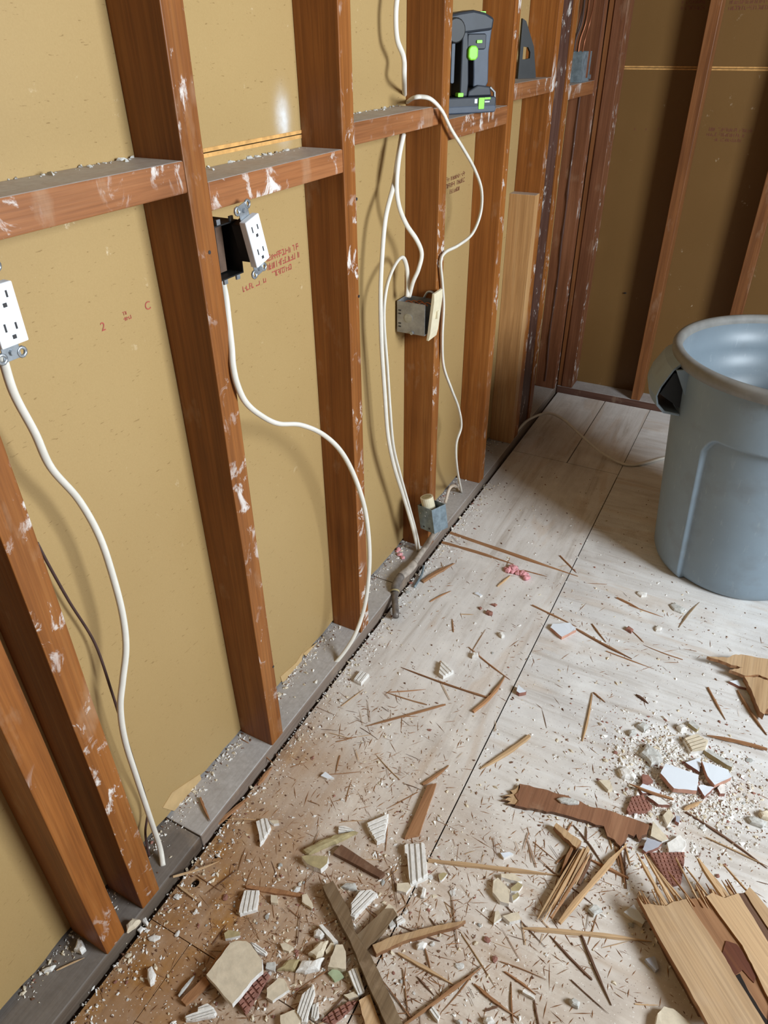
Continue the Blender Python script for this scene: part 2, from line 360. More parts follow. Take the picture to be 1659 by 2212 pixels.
def block(y0, y1, zt, h=0.0385, x0=BX, x1=-0.0006, mat='block'):
    mb = MB(); mb.box((x0, y0+0.0005, zt-h), (x1, y1-0.0005, zt)); return child(mb, 'blocking', M[mat], wall_left, (x1, y0, zt-h), 0.002)
block(-0.356, 0.0, 1.195); block(0.041, 0.3995, 1.1636, 0.037); block(0.4405, 0.775, 1.2008, 0.036); block(0.776, 0.813, 1.196, 0.032, x1=-0.006); block(0.854, 1.2336, 1.1712, 0.042)
block(1.2746, 1.598, 1.2175, 0.039); block(1.799, 2.115, 1.186, 0.040)
# rough bark-like streak on the corner stud's side
mb = MB(); pts_ = []
for i in range(40):
    z = 0.06+i*0.028; pts_.append((-0.045+0.006*noise.noise((z*5, 1, 0)), 2.1138, z))
mb.tube(pts_, [0.003+0.004*abs(noise.noise((p[2]*14, 0, 2))) for p in pts_], 6); child(mb, 'split_bark', M['stud_dark'], wall_left)
# sole plate in two lengths, with the butt joint seen in the photograph
for i, (a, b, dz) in enumerate(((-1.98, -0.2405, -0.004), (-0.2390, 0.62, 0.0), (0.6215, 2.16, 0.0))):
    mb = MB(); mb.box((BX-0.014, a, -0.012), (0.0, b, 0.030+dz if i else 0.0295)); child(mb, 'sole_plate', M['plate' if i else 'plate_dirty'], wall_left, (0, a, 0), 0.003)

# torn paper flaps along the foot of the board
for poly in [[(-0.0835, -0.2436, 0.0708), (-0.0835, -0.2142, 0.0821), (-0.0835, -0.1382, 0.0477), (-0.0835, -0.1376, 0.0186), (-0.0835, -0.1655, 0.0193), (-0.0835, -0.2219, 0.0307)], [(-0.0835, 0.1569, 0.0568), (-0.0835, 0.2224, 0.0433), (-0.0835, 0.2547, 0.0526), (-0.0835, 0.2392, 0.0149), (-0.0835, 0.2019, 0.014), (-0.0835, 0.161, 0.0338)], [(-0.0835, 0.254, 0.0468), (-0.0835, 0.3275, 0.0276), (-0.0835, 0.4006, 0.0187), (-0.0835, 0.3935, -0.0056), (-0.0835, 0.3251, 0.0065), (-0.0835, 0.2661, 0.0262)]]:
    mb = MB(); n = len(poly); vs = [Vector(p) for p in poly]+[Vector(p)-Vector((0.0014, 0, 0)) for p in poly]
    mb.add(vs, [tuple(range(n)), tuple(range(2*n-1, n-1, -1))]+[(i, n+i, n+(i+1) % n, (i+1) % n) for i in range(n)]); child(mb, 'torn_flap', M['flap'], wall_left)
# nails and screw heads left in the studs
def nail(p, ax, n_=0):
    mb = MB(); a = Vector(p); d = Vector(ax)
    mb.tube([a - d*0.004, a + d*0.001], 0.0028, 8); child(mb, 'nail_head', M['slot'], wall_left)
for p in ([(0.0, 0.0233, 1.0757), (0.0, 0.4384, 0.8993), (0.0, 0.0387, 0.2406), (0.0, 0.4405, 1.077)]): nail(p, (1, 0, 0))

# ---------------------------------------------------------------- structure: back wall
wall_back = empty_struct('wall_back')
YB = 2.16; YP = 2.25
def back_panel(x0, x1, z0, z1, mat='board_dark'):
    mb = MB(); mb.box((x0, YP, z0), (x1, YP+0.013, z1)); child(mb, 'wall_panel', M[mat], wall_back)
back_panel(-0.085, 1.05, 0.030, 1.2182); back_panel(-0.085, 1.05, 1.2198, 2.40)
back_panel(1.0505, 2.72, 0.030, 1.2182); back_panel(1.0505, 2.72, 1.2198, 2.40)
for (z0, z1, d) in ((1.2132, 1.2182, 0.0010), (1.2198, 1.2244, 0.0012)):
    mb = MB(); mb.box((0.0, YP-d, z0), (1.05, YP+0.002, z1)); child(mb, 'seam_edge', M['torn'], wall_back)
mb = MB(); mb.box((-0.14, YP+0.0145, -0.06), (2.75, YP+0.05, 2.4)); child(mb, 'sheathing', M['gapdark'], wall_back)
def bstud(x, w=0.038, mat='stud_back', z0=0.03, z1=2.4, y0=YB):
    mb = MB(); mb.box((x, y0, z0), (x+w, YP-0.0005, z1)); return child(mb, 'stud', M[mat], wall_back, (x, y0, z0), 0.002)
bstud(0.001, 0.020, 'stud_back', y0=YB+0.004); bstud(0.0215, 0.045, 'stud_red'); bstud(0.321, 0.036); bstud(0.612, 0.042)
bstud(1.02, 0.040); bstud(1.43, 0.040)
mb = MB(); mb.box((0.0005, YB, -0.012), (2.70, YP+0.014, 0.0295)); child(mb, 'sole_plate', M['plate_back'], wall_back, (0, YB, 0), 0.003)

# ---------------------------------------------------------------- structure: unseen walls and ceiling
def wall_hole(name, axis, c0, c1, a0, a1, h0, h1, z0, z1, mat):
    mb = MB()
    def bx(p, q, s, t):
        if axis == 0: mb.box((c0, p, s), (c1, q, t))
        else: mb.box((p, c0, s), (q, c1, t))
    bx(a0, h0, -0.05, 2.4); bx(h1, a1, -0.05, 2.4); bx(h0, h1, -0.05, z0); bx(h0, h1, z1, 2.4)
    return struct(mb.build(name, mat))
wall_hole('wall_right', 0, 2.70, 2.80, -2.05, 2.30, -0.36, 0.68, 1.14, 2.18, M['roomwall'])
mb = MB(); mb.box((-0.13, -2.10, -0.05), (2.70, -2.00, 2.4)); struct(mb.build('wall_front', M['roomwall']))
for nm, (a, b, c, d), ax, c0 in (('window_1', (-0.36, 0.68, 1.14, 2.18), 0, 2.72),):
    w = empty_struct(nm); mb = MB(); q = 0.04
    for (p0, p1, z0, z1) in ((a, a+q, c, d), (b-q, b, c, d), (a+q, b-q, c, c+q), (a+q, b-q, d-q, d)):
        if ax == 0: mb.box((c0, p0, z0), (c0+0.06, p1, z1))
        else: mb.box((p0, c0, z0), (p1, c0+0.06, z1))
    child(mb, 'window_frame', M['frame'], w)
mb = MB(); mb.box((-0.15, -2.1, 2.4), (2.8, 2.32, 2.45)); struct(mb.build('ceiling', M['ceil']))

# ---------------------------------------------------------------- structure: floor (plywood sheets over a dark subfloor)
mb = MB(); mb.box((-0.15, -2.1, -0.06), (2.80, 2.30, -0.0135)); floor = struct(mb.build('floor', M['gapfill']))
holes = [(0.0353, -0.3058, 0.0), (0.0372, -0.2452, 0.0)]
def sheet(x0, x1, y0, y1, mat, dz=0.0):
    mb = MB(); hs = [h for h in holes if x0 < h[0] < x1 and y0 < h[1] < y1]
    if not hs:
        mb.box((x0, y0, -0.0125), (x1, y1, dz))
    else:
        # a strip around the drilled holes built from cells so the holes are real
        ys = sorted(h[1] for h in hs); cuts = [y0] + [(ys[i]+ys[i+1])/2 for i in range(len(ys)-1)] + [y1]
        for i, h in enumerate(sorted(hs, key=lambda q: q[1])):
            a, b = cuts[i], cuts[i+1]; rr = 0.0085 if i == 0 else 0.0050; n = 24; top, bot = [], []
            ring = [(h[0]+rr*math.cos(2*math.pi*k/n), h[1]+rr*math.sin(2*math.pi*k/n)) for k in range(n)]
            def edge(k):
                ang = 2*math.pi*k/n; dx, dy = math.cos(ang), math.sin(ang); t = 1e9
                if dx > 1e-6: t = min(t, (x1-h[0])/dx)
                if dx < -1e-6: t = min(t, (x0-h[0])/dx)
                if dy > 1e-6: t = min(t, (b-h[1])/dy)
                if dy < -1e-6: t = min(t, (a-h[1])/dy)
                return (h[0]+dx*t, h[1]+dy*t, math.atan2(dy, dx) % (2*math.pi))
            cor = [(x, y, math.atan2(y-h[1], x-h[0]) % (2*math.pi)) for x in (x0, x1) for y in (a, b)]
            for k in range(n):
                e0, e1 = edge(k), edge((k+1) % n); t0 = e0[2]; t1 = e1[2] if e1[2] > t0 else e1[2]+2*math.pi
                mid = [c for c in cor if t0+1e-6 < (c[2] if c[2] >= t0 else c[2]+2*math.pi) < t1-1e-6]
                mid.sort(key=lambda c: c[2] if c[2] >= t0 else c[2]+2*math.pi)
                poly = [ring[k]] + [(e0[0], e0[1])] + [(c[0], c[1]) for c in mid] + [(e1[0], e1[1])] + [ring[(k+1) % n]]
                mb.add([(p[0], p[1], dz) for p in poly], [tuple(range(len(poly)))])
                mb.add([(ring[k][0], ring[k][1], dz), (ring[(k+1) % n][0], ring[(k+1) % n][1], dz), (ring[(k+1) % n][0], ring[(k+1) % n][1], -0.0125), (ring[k][0], ring[k][1], -0.0125)], [(0, 1, 2, 3)])
        mb.add([(x0,y0,dz),(x1,y0,dz),(x1,y0,-0.0125),(x0,y0,-0.0125)], [(3,2,1,0)]); mb.add([(x0,y0,dz),(x0,y1,dz),(x0,y1,-0.0125),(x0,y0,-0.0125)], [(0,1,2,3)])
    return child(mb, 'plywood_sheet', M[mat], floor)
for i, h in enumerate(sorted(holes, key=lambda q: q[1])):
    mb = MB(); rr_ = 0.0084 if i == 0 else 0.0049; mb.tube([(h[0], h[1], -0.0134), (h[0], h[1], -0.0075)], rr_, 20); child(mb, 'hole_shade_plug', M['gapdark'], floor)  # black plug stands in for the shade down each hole
G = 0.0012
sheet(0.010, 0.098, -1.98, -0.395, 'ply_y'); sheet(0.0995, 0.4075-G, -1.98, -0.395, 'ply_y', -0.001)
sheet(0.010, 0.4075-G, -0.3935, 1.5630-G, 'ply_y')
sheet(0.4075+G, 2.70, -1.98, 2.157, 'ply_x')
sheet(0.010, 0.2190-0.002, 1.5630+G, 2.157, 'ply_y'); sheet(0.2190+0.002, 0.4075-G, 1.5630+G, 2.157, 'ply_y')

# ---------------------------------------------------------------- printed stamps on the boards
def text_mesh(ch, h, name, frame, mat, parent, bold=0.0):
    cu = bpy.data.curves.new('stamp', 'FONT'); cu.body = ch; cu.size = h*1.35; cu.offset = bold
    o = bpy.data.objects.new('stamp', cu); C.objects.link(o); bpy.context.view_layer.update()
    me = bpy.data.meshes.new_from_object(o.evaluated_get(bpy.context.evaluated_depsgraph_get())); bpy.data.objects.remove(o)
    org, ux, uz, nn = [Vector(q) for q in frame]
    for v in me.vertices: v.co = org + ux*v.co.x + uz*v.co.y + nn*0.0006
    me.materials.clear(); me.materials.append(mat); k = bpy.data.objects.new(name, me); C.objects.link(k); k.parent = parent; return k
LW = lambda p: (Vector(p), (0, 1, 0), (0, 0, 1), (1, 0, 0))
k = text_mesh('2', 0.0125, 'printed_stamp', LW((-0.085, -0.1198, 0.9938)), M['red_ink'], wall_left); k['label'] = 'red printed figure 2'
k = text_mesh('C', 0.0125, 'printed_stamp', LW((-0.085, -0.0343, 0.9975)), M['red_ink'], wall_left); k['label'] = 'red printed letter C'
def smudge(lines, name, mat, parent, nrm, seed, strokes=True):
    # worn, unreadable rubber-stamp print: rows of short ink strokes
    rr = random.Random(seed); mb = MB(); nn = Vector(nrm)
    for a, b, hh, dens in lines:
        a, b = Vector(a), Vector(b); L = (b-a).length; ux = (b-a)/L; uz = Vector((0, 0, 1)); s = 0
        cw = hh*0.62
        while s < L-cw:
            if rr.random() < dens:
                o = a + ux*s + nn*0.0005
                for q in range(rr.choice((2, 3, 3))):
                    if rr.random() < 0.5: x0 = rr.choice((0, cw*0.55)); rect = (x0, x0+cw*0.24, 0, hh*rr.uniform(.7, 1))
                    else: z0 = rr.choice((0, hh*.4, hh*.8)); rect = (0, cw*rr.uniform(.5, .8), z0, z0+hh*0.2)
                    x0, x1, z0, z1 = rect; o2 = o + nn*0.00008*q
                    mb.add([o2+ux*x0+uz*z0, o2+ux*x1+uz*z0, o2+ux*x1+uz*z1, o2+ux*x0+uz*z1], [(0, 1, 2, 3)])
            s += cw
    o = mb.build(name, mat); o.parent = parent; o['label'] = 'worn unreadable printed lettering'; return o
def row(p, dy, dz0, hh, dens): return ((p[0], p[1], p[2]+dz0), (p[0], p[1]+dy, p[2]+dz0), hh, dens)
p0 = (-0.085, 0.2657, 0.9912)
smudge([row(p0, 0.105, 0.005, 0.011, .9), row(p0, 0.105, -0.010, 0.011, .85), row((p0[0], p0[1]+.012, p0[2]), 0.062, -0.025, 0.010, .95), row((p0[0], p0[1]-.075, p0[2]), 0.075, -0.028, 0.010, .8)], 'printed_stamp', M['red_ink'], wall_left, (1, 0, 0), 3)
p1 = (-0.085, -0.0772, 0.9949)
smudge([row(p1, 0.016, 0, 0.006, 1), row(p1, 0.012, 0.008, 0.005, 1)], 'printed_stamp', M['red_ink'], wall_left, (1, 0, 0), 4)
p2 = (-0.085, 1.0432, 1.0049)
smudge([row(p2, 0.13, 0.006, 0.011, .9), row(p2, 0.13, -0.010, 0.011, .9), row((p2[0], p2[1]+.03, p2[2]), 0.07, -0.026, 0.010, .95)], 'printed_stamp', M['faint_ink'], wall_left, (1, 0, 0), 5)
def brow(p, dx, dz0, hh, dens): return ((p[0], p[1], p[2]+dz0), (p[0]+dx, p[1], p[2]+dz0), hh, dens)
q0 = (0.386, 2.25, 1.0294)
smudge([brow(q0, 0.15, 0.004, 0.011, .9), brow(q0, 0.15, -0.012, 0.011, .85), brow((q0[0]+.03, q0[1], q0[2]), 0.09, -0.027, 0.010, .9)], 'printed_stamp', M['faint_ink'], wall_back, (0, -1, 0), 6)
q1 = (0.2211, 2.25, 1.3949)
smudge([brow(q1, 0.08, 0.004, 0.011, .9), brow(q1, 0.08, -0.012, 0.011, .85)], 'printed_stamp', M['faint_ink'], wall_back, (0, -1, 0), 7)
q2 = (0.3691, 2.25, 1.3918)
smudge([brow(q2, 0.16, 0.004, 0.011, .9), brow(q2, 0.16, -0.012, 0.011, .85)], 'printed_stamp', M['faint_ink'], wall_back, (0, -1, 0), 8)
for pp in [(0.1352, 2.25, 1.0256), (0.1747, 2.25, 1.0256), (0.2185, 2.25, 1.0258)]:
    smudge([brow(pp, 0.012, 0, 0.010, 1)], 'printed_stamp', M['faint_ink'], wall_back, (0, -1, 0), int(pp[0]*1000))
mb = MB(); pk = Vector((0.2021, 2.247, 0.4404)); mb.tube([pk, pk+Vector((0.008, -0.004, 0.002))], 0.003, 6); child(mb, 'knot_hole', M['slot'], wall_back)

# ---------------------------------------------------------------- trash can
CX, CY = 0.822, 1.222
def make_can():
    root = thing('trash_can', 'large round grey plastic trash can standing on the plywood', 'trash can', (CX, CY, 0))
    R0, R1, HT = 0.226, 0.281, 0.632
    seg = 540; hands = (math.radians(196), math.radians(16))
    def recess(th, z):
        d = min(abs((th-h+math.pi) % (2*math.pi)-math.pi) for h in hands)
        a = (d-math.radians(37.3))/math.radians(1.7); a = max(0, min(1, a)); a = a*a*(3-2*a)
        zt = 0.482; zt -= 0.05*max(0, 1-(d-math.radians(37.3))/math.radians(9))**2.2 if d > math.radians(37.3) else 0; b = max(0, min(1, (zt-z)/0.010)); b = b*b*(3-2*b)
        return 0.016*a*b
    zs = [0.0, 0.004, 0.012, 0.03, 0.06, 0.12, 0.2, 0.3, 0.4] + [0.42+0.003*q for q in range(23)] + [0.5, 0.56, 0.60, HT]
    mb = MB(); vs = []
    for z in zs:
        for k in range(seg):
            th = 2*math.pi*k/seg; rr = R0+(R1-R0)*z/HT
            if z < 0.03: rr -= 0.016*(1-z/0.03)**2
            rr -= recess(th, z); vs.append((CX+rr*math.cos(th), CY+rr*math.sin(th), z))
    fs = []
    for i in range(len(zs)-1):
        for k in range(seg): fs.append((i*seg+k, i*seg+(k+1) % seg, (i+1)*seg+(k+1) % seg, (i+1)*seg+k))
    fs.append(tuple(range(seg-1, -1, -1)))
    mb.add(vs, fs)
    body = mb.build('body', M['can'], root, (CX, CY, 0), True)
    mb = MB(); mb.lathe([(R1-0.002, HT), (R1-0.006, HT), (R1-0.010, 0.56), (R1-0.017, 0.50), (R1-0.036, 0.494), (R1-0.046, 0.42), (R0-0.026, 0.03), (0.0005, 0.022)], (CX, CY, 0), 96)
    inn = mb.build('inner_wall', M['can_in'], root, (CX, CY, 0), True)
    mb = MB(); mb.lathe([(R1-0.001, HT-0.014), (R1+0.014, HT-0.012), (R1+0.019, HT), (R1+0.020, HT+0.012), (R1+0.016, HT+0.019), (R1+0.008, HT+0.021), (R1-0.002, HT+0.019), (R1-0.006, HT+0.008), (R1-0.006, HT-0.01)], (CX, CY, 0), 96)
    rim = mb.build('rim', M['canrim'], root, (CX, CY, 0), True)
    for h in hands:
        # grip: an outward sweep from the rim that folds down into a pocket open at both ends
        prof = [(R1+0.012, HT+0.004), (R1+0.034, HT-0.016), (R1+0.058, HT-0.062), (R1+0.064, HT-0.088), (R1+0.056, HT-0.116), (R1+0.034, HT-0.138), (R1-0.010, HT-0.148)]
        inn_ = [(R1+0.010, HT-0.006), (R1+0.030, HT-0.020), (R1+0.053, HT-0.064), (R1+0.059, HT-0.088), (R1+0.052, HT-0.111), (R1+0.031, HT-0.131), (R1-0.010, HT-0.141)]
        n = 14; hw = math.radians(14.5); mb = MB(); P = []
        for j in range(n+1):
            th = h-hw+2*hw*j/n
            for pr_ in (prof, inn_):
                for rr, z in pr_: P.append((CX+rr*math.cos(th), CY+rr*math.sin(th), z))
        m_ = len(prof); fs = []
        for j in range(n):
            a, b = j*2*m_, (j+1)*2*m_
            for i in range(m_-1):
                fs.append((a+i, b+i, b+i+1, a+i+1)); fs.append((a+m_+i+1, b+m_+i+1, b+m_+i, a+m_+i))
        for a, fl in ((0, False), (n*2*m_, True)):
            for i in range(m_-1):
                q = (a+i, a+i+1, a+m_+i+1, a+m_+i); fs.append(q[::-1] if fl else q)
        mb.add(P, fs)
        hd = mb.build('handle', M['can'], root, (CX, CY, 0), False, 0.0015)
        # black filler stands in for the shade inside the grip; two stiffening ribs
        mb = MB(); P = []
        for j in range(5):
            th = h-hw*0.90+2*hw*0.90*j/4
            for rr, z in ((R1-0.004, HT-0.028), (R1+0.026, HT-0.030), (R1+0.051, HT-0.086), (R1-0.010, HT-0.128)): P.append((CX+rr*math.cos(th), CY+rr*math.sin(th), z))
        fs = []
        for j in range(4):
            for i in range(3): fs.append((j*4+i, j*4+4+i, j*4+5+i, j*4+1+i))
        fs += [(0, 1, 2, 3), (19, 18, 17, 16)]; mb.add(P, fs); w = mb.build('grip_shade_filler', M['gripshade'], hd, None); 
        for v in w.data.vertices: v.co -= Vector((CX, CY, 0))
        for s_ in (-1, 1):
            th = h+s_*hw*1.12; mb = MB()
            e = Vector((math.cos(th), math.sin(th), 0)); tt = Vector((-math.sin(th), math.cos(th), 0))*0.003; c0 = Vector((CX, CY, 0))
            tri = [c0+e*(R1-0.006)+Vector((0, 0, HT-0.012)), c0+e*(R1+0.030)+Vector((0, 0, HT-0.014)), c0+e*(R1-0.008)+Vector((0, 0, HT-0.085))]
            mb.add([p-tt for p in tri]+[p+tt for p in tri], [(0, 1, 2), (5, 4, 3), (0, 3, 4, 1), (1, 4, 5, 2), (2, 5, 3, 0)])
            mb.build('gusset', M['can'], hd, (CX, CY, 0))
make_can()

# ---------------------------------------------------------------- cables
def cable(path, rad, mat, name, label, group=None, flat=0.72, cat='cable', n=8):
    pts = spline(path, n); mb = MB(); mb.tube(pts, rad, 10, 0, True, flat)
    b = min(pts, key=lambda p: p.z)
    return tag(mb.build(name, M[mat], None, b, True), label, cat, group)
R = 0.0052
cable([(-0.004, -0.323, 1.0454), (-0.012, -0.3182, 0.9976), (-0.02, -0.3033, 0.9393), (-0.025, -0.2934, 0.8852), (-0.025, -0.269, 0.8232), (-0.025, -0.2543, 0.7535), (-0.025, -0.2512, 0.6771), (-0.025, -0.2534, 0.6072), (-0.025, -0.2636, 0.549), (-0.028, -0.2832, 0.4949), (-0.032, -0.2988, 0.4448), (-0.036, -0.306, 0.3716), (-0.04, -0.3044, 0.2694), (-0.042, -0.3027, 0.1438), (-0.042, -0.3024, 0.054), (-0.0254, -0.3185, 0.029)], R, 'cable', 'electrical_cable', 'thick white cable dropping from the leftmost outlet to the sole plate')
cable([(-0.072, -0.3149, 0.768), (-0.07, -0.3109, 0.7282), (-0.07, -0.2994, 0.6524), (-0.068, -0.2829, 0.5562), (-0.055, -0.2894, 0.4663), (-0.048, -0.2944, 0.3981), (-0.052, -0.2928, 0.286), (-0.066, -0.285, 0.1458), (-0.068, -0.3049, 0.0837), (-0.0605, -0.3175, 0.031)], 0.0022, 'darkcable', 'electrical_wire', 'thin dark brown wire crossing behind the leftmost white cable', cat='wire')
cable([(-0.03, 0.0765, 1.0247), (-0.012, 0.059, 1.0025), (-0.002, 0.0466, 0.9723), (0.003, 0.0396, 0.9318), (0.006, 0.0336, 0.9045), (0.008, 0.0351, 0.8736), (0.01, 0.0472, 0.8388), (0.012, 0.0758, 0.8045), (0.015, 0.1191, 0.7685), (0.02, 0.1802, 0.7392), (0.025, 0.2463, 0.6885), (0.03, 0.3022, 0.6212), (0.035, 0.3447, 0.5332), (0.04, 0.3717, 0.4348), (0.04, 0.384, 0.3226), (0.036, 0.3801, 0.2259), (0.03, 0.3637, 0.1471), (0.02, 0.3312, 0.0848), (0.0, 0.2932, 0.0374), (-0.02, 0.2572, 0.0123), (-0.0134, 0.1973, 0.029)], R, 'cable', 'electrical_cable', 'white cable looping from the dark outlet box down to a hole in the sole plate')
cable([(-0.045, 0.7119, 1.4223), (-0.045, 0.6967, 1.394), (-0.045, 0.6872, 1.3584), (-0.045, 0.693, 1.3183), (-0.045, 0.7213, 1.2875), (-0.045, 0.7239, 1.2521), (-0.1137, 0.8647, 1.199)], R, 'cable', 'electrical_cable', 'white cable coming down from above into the blocking left of the cordless tool')
cable([(-0.096, 0.8383, 1.2012), (-0.03, 0.7344, 1.218), (-0.012, 0.736, 1.2207), (0.004, 0.7509, 1.2152), (0.012, 0.7882, 1.192), (0.016, 0.8318, 1.1539), (0.018, 0.8977, 1.1107), (0.018, 0.9765, 1.0574), (0.018, 1.0316, 1.003), (0.016, 1.0405, 0.9472), (0.012, 1.0009, 0.9043), (0.009, 0.9193, 0.8933), (0.0075, 0.8437, 0.8935), (0.0075, 0.818, 0.8779), (0.0075, 0.8307, 0.8257), (0.0075, 0.8445, 0.7652), (0.0075, 0.8434, 0.6822), (0.0075, 0.8595, 0.6012), (0.008, 0.9201, 0.5113), (0.002, 0.9946, 0.422), (-0.004, 1.0406, 0.3396), (-0.01, 1.0221, 0.2835), (-0.012, 1.0455, 0.1889), (-0.0323, 1.1529, 0.029)], R, 'cable', 'electrical_cable', 'white cable arching over the stud below the cordless tool and down to the plate')
cable([(-0.045, 0.7145, 1.1539), (-0.045, 0.6933, 1.1043), (-0.042, 0.6704, 1.0633), (-0.035, 0.6205, 1.0089), (-0.032, 0.5965, 0.9301), (-0.032, 0.5882, 0.8537), (-0.032, 0.5899, 0.7485), (-0.03, 0.5993, 0.6203), (-0.03, 0.6142, 0.5024), (-0.03, 0.6491, 0.3913), (-0.028, 0.7064, 0.2584), (-0.02, 0.7494, 0.1318), (-0.022, 0.7888, 0.029)], R, 'cable', 'electrical_cable', 'long white cable hanging straight from the blocking to the conduit end')
cable([(-0.045, 0.7473, 0.8069), (-0.045, 0.7491, 0.8403), (-0.045, 0.7411, 0.8796), (-0.042, 0.7109, 0.9066), (-0.036, 0.6579, 0.8975), (-0.03, 0.6106, 0.863), (-0.028, 0.5946, 0.8009), (-0.027, 0.6065, 0.6879), (-0.026, 0.6173, 0.5774), (-0.025, 0.6319, 0.4691), (-0.025, 0.6686, 0.3683), (-0.022, 0.7239, 0.2268), (-0.016, 0.7601, 0.118), (-0.0151, 0.7872, 0.029)], R, 'cable', 'electrical_cable', 'white cable bending out of the junction box and running down beside its twin')
cable([(-0.04, 0.7131, 1.1543), (-0.036, 0.6841, 1.1146), (-0.034, 0.6696, 1.064), (-0.03, 0.6727, 1.023), (-0.024, 0.6968, 0.9815), (-0.016, 0.7329, 0.9428), (-0.012, 0.7527, 0.9086), (-0.018, 0.7495, 0.8733), (-0.03, 0.7456, 0.8431), (-0.045, 0.7574, 0.8041)], R, 'cable', 'electrical_cable', 'short white cable curling from the blocking into the top of the junction box')
cable([(-0.012, 1.6386, 0.031), (0.0118, 1.7152, 0.06), (0.0683, 1.7667, 0.08), (0.1387, 1.7478, 0.08), (0.2394, 1.6912, 0.05), (0.3215, 1.6604, 0.02), (0.4139, 1.6379, 0.006), (0.4728, 1.6754, 0.006), (0.5404, 1.7598, 0.006), (0.6304, 1.8172, 0.006)], 0.0070, 'cable', 'electrical_cable', 'dusty white cable humped over the floor behind the trash can')
cable([(0.03, 0.8609, 0.1763), (0.03, 0.8849, 0.2081), (0.02, 0.9415, 0.1884), (-0.048, 1.1472, 0.05), (-0.0404, 1.1518, 0.031)], 0.0045, 'cable2', 'electrical_cable', 'stub of white cable curving out behind the small grey floor box')

# ---------------------------------------------------------------- outlets and boxes
def slots(part, par, x, yc, z0, rot=None, piv=None):
    for dz in (0.0, 0.0335):
        for dy, hh in ((-0.0065, 0.0085), (0.0065, 0.0070)):
            mb = MB(); mb.box((x, yc+dy-0.0010, z0+dz+0.010), (x+0.0006, yc+dy+0.0010, z0+dz+0.010+hh), 0, rot, piv); part(mb, 'slot', M['slot'], par)
        mb = MB(); mb.box((x, yc-0.0012, z0+dz+0.0010), (x+0.0006, yc+0.0032, z0+dz+0.0052), 0, rot, piv); part(mb, 'ground_hole', M['slot'], par)
def outlet(label, xf, yc, z0, z1, tilt, boxspec, org):
    t = thing('electrical_outlet', label, 'outlet', org); O = Vector(org); piv = Vector((xf, yc, (z0+z1)/2)); rot = Matrix.Rotation(tilt, 3, 'X')
    def part(mb, nm, mat, par=None, **k):
        o = mb.build(nm, mat, par or t, O, **k); return o
    mb = MB(); mb.box((xf-0.012, yc-0.0168, z0), (xf, yc+0.0168, z1), 0, rot, piv); fc = part(mb, 'receptacle_face', M['white'], bevel=0.0015)
    slots(part, fc, xf, yc, z0+0.006, rot, piv)
    mb = MB(); mb.box((xf-0.030, yc-0.0140, z0+0.006), (xf-0.0140, yc+0.0140, z1-0.006), 0, rot, piv); part(mb, 'receptacle_body', M['ivory'] if tilt == 0 else M['black'], bevel=0.001)
    mb = MB()
    mb.box((xf-0.0138, yc-0.011, z0-0.019), (xf-0.0122, yc+0.011, z1+0.019), 0, rot, piv)
    st = part(mb, 'mounting_strap', M['steel'], bevel=0.0005)
    for sz in (-1, 1):
        for sy in (-1, 1):
            mb = MB(); zc = (z0-0.014) if sz < 0 else (z1+0.014); c = Vector((xf-0.0130, yc+sy*0.0125, zc))
            ring = [c+Vector((0, 0.0050*math.cos(a), 0.0050*math.sin(a))) for a in [k*math.pi/5 for k in range(11)]]
            ring = [rot @ (p-piv)+piv for p in ring]; mb.tube(ring, 0.0021, 6); part(mb, 'plaster_ear', M['steel'], st, smooth=True)
        mb = MB(); zc = (z0-0.010) if sz < 0 else (z1+0.010); c = rot @ (Vector((xf-0.012, yc, zc))-piv)+piv
        mb.tube([c, c+Vector((0.0035, 0, 0))], 0.0032, 10); part(mb, 'screw', M['steel'], st)
    (bx0, bx1, by0, by1, bz0, bz1, bm) = boxspec; w = 0.0018; mb = MB()
    mb.box((bx0, by0, bz0), (bx0+w, by1, bz1)); mb.box((bx0+w, by0, bz0), (bx1, by0+w, bz1)); mb.box((bx0+w, by1-w, bz0), (bx1, by1, bz1)); mb.box((bx0+w, by0+w, bz0), (bx1, by1-w, bz0+w)); mb.box((bx0+w, by0+w, bz1-w), (bx1, by1-w, bz1))
    bo = part(mb, 'wall_box', M[bm])
    if bm == 'black':
        mb = MB(); mb.box((-0.024, by0+0.006, bz0+0.004), (-0.021, by1-0.014, bz1-0.003)); part(mb, 'box_side', M['brownbox'], bo)
    for yy in (by0+0.012, by1-0.012):
        for zz in (bz0-0.003, bz1+0.003):
            mb = MB(); mb.box((bx1-0.004, yy-0.004, zz-0.004), (bx1-0.001, yy+0.004, zz+0.004)); part(mb, 'box_ear', M['steel'], bo)
    return t
outlet('white duplex outlet with steel ears at the left edge of the photo', 0.012, -0.3135, 1.0565, 1.1205, 0.0, (-0.05, -0.006, -0.3555, -0.302, 1.052, 1.126, 'galv'), (0, -0.33, 1.05))
outlet('white duplex outlet pulled out of a dark open box on the stud', 0.030, 0.098, 1.044, 1.1125, math.radians(14), (-0.055, -0.001, 0.0415, 0.095, 1.030, 1.106, 'black'), (0, 0.07, 1.03))
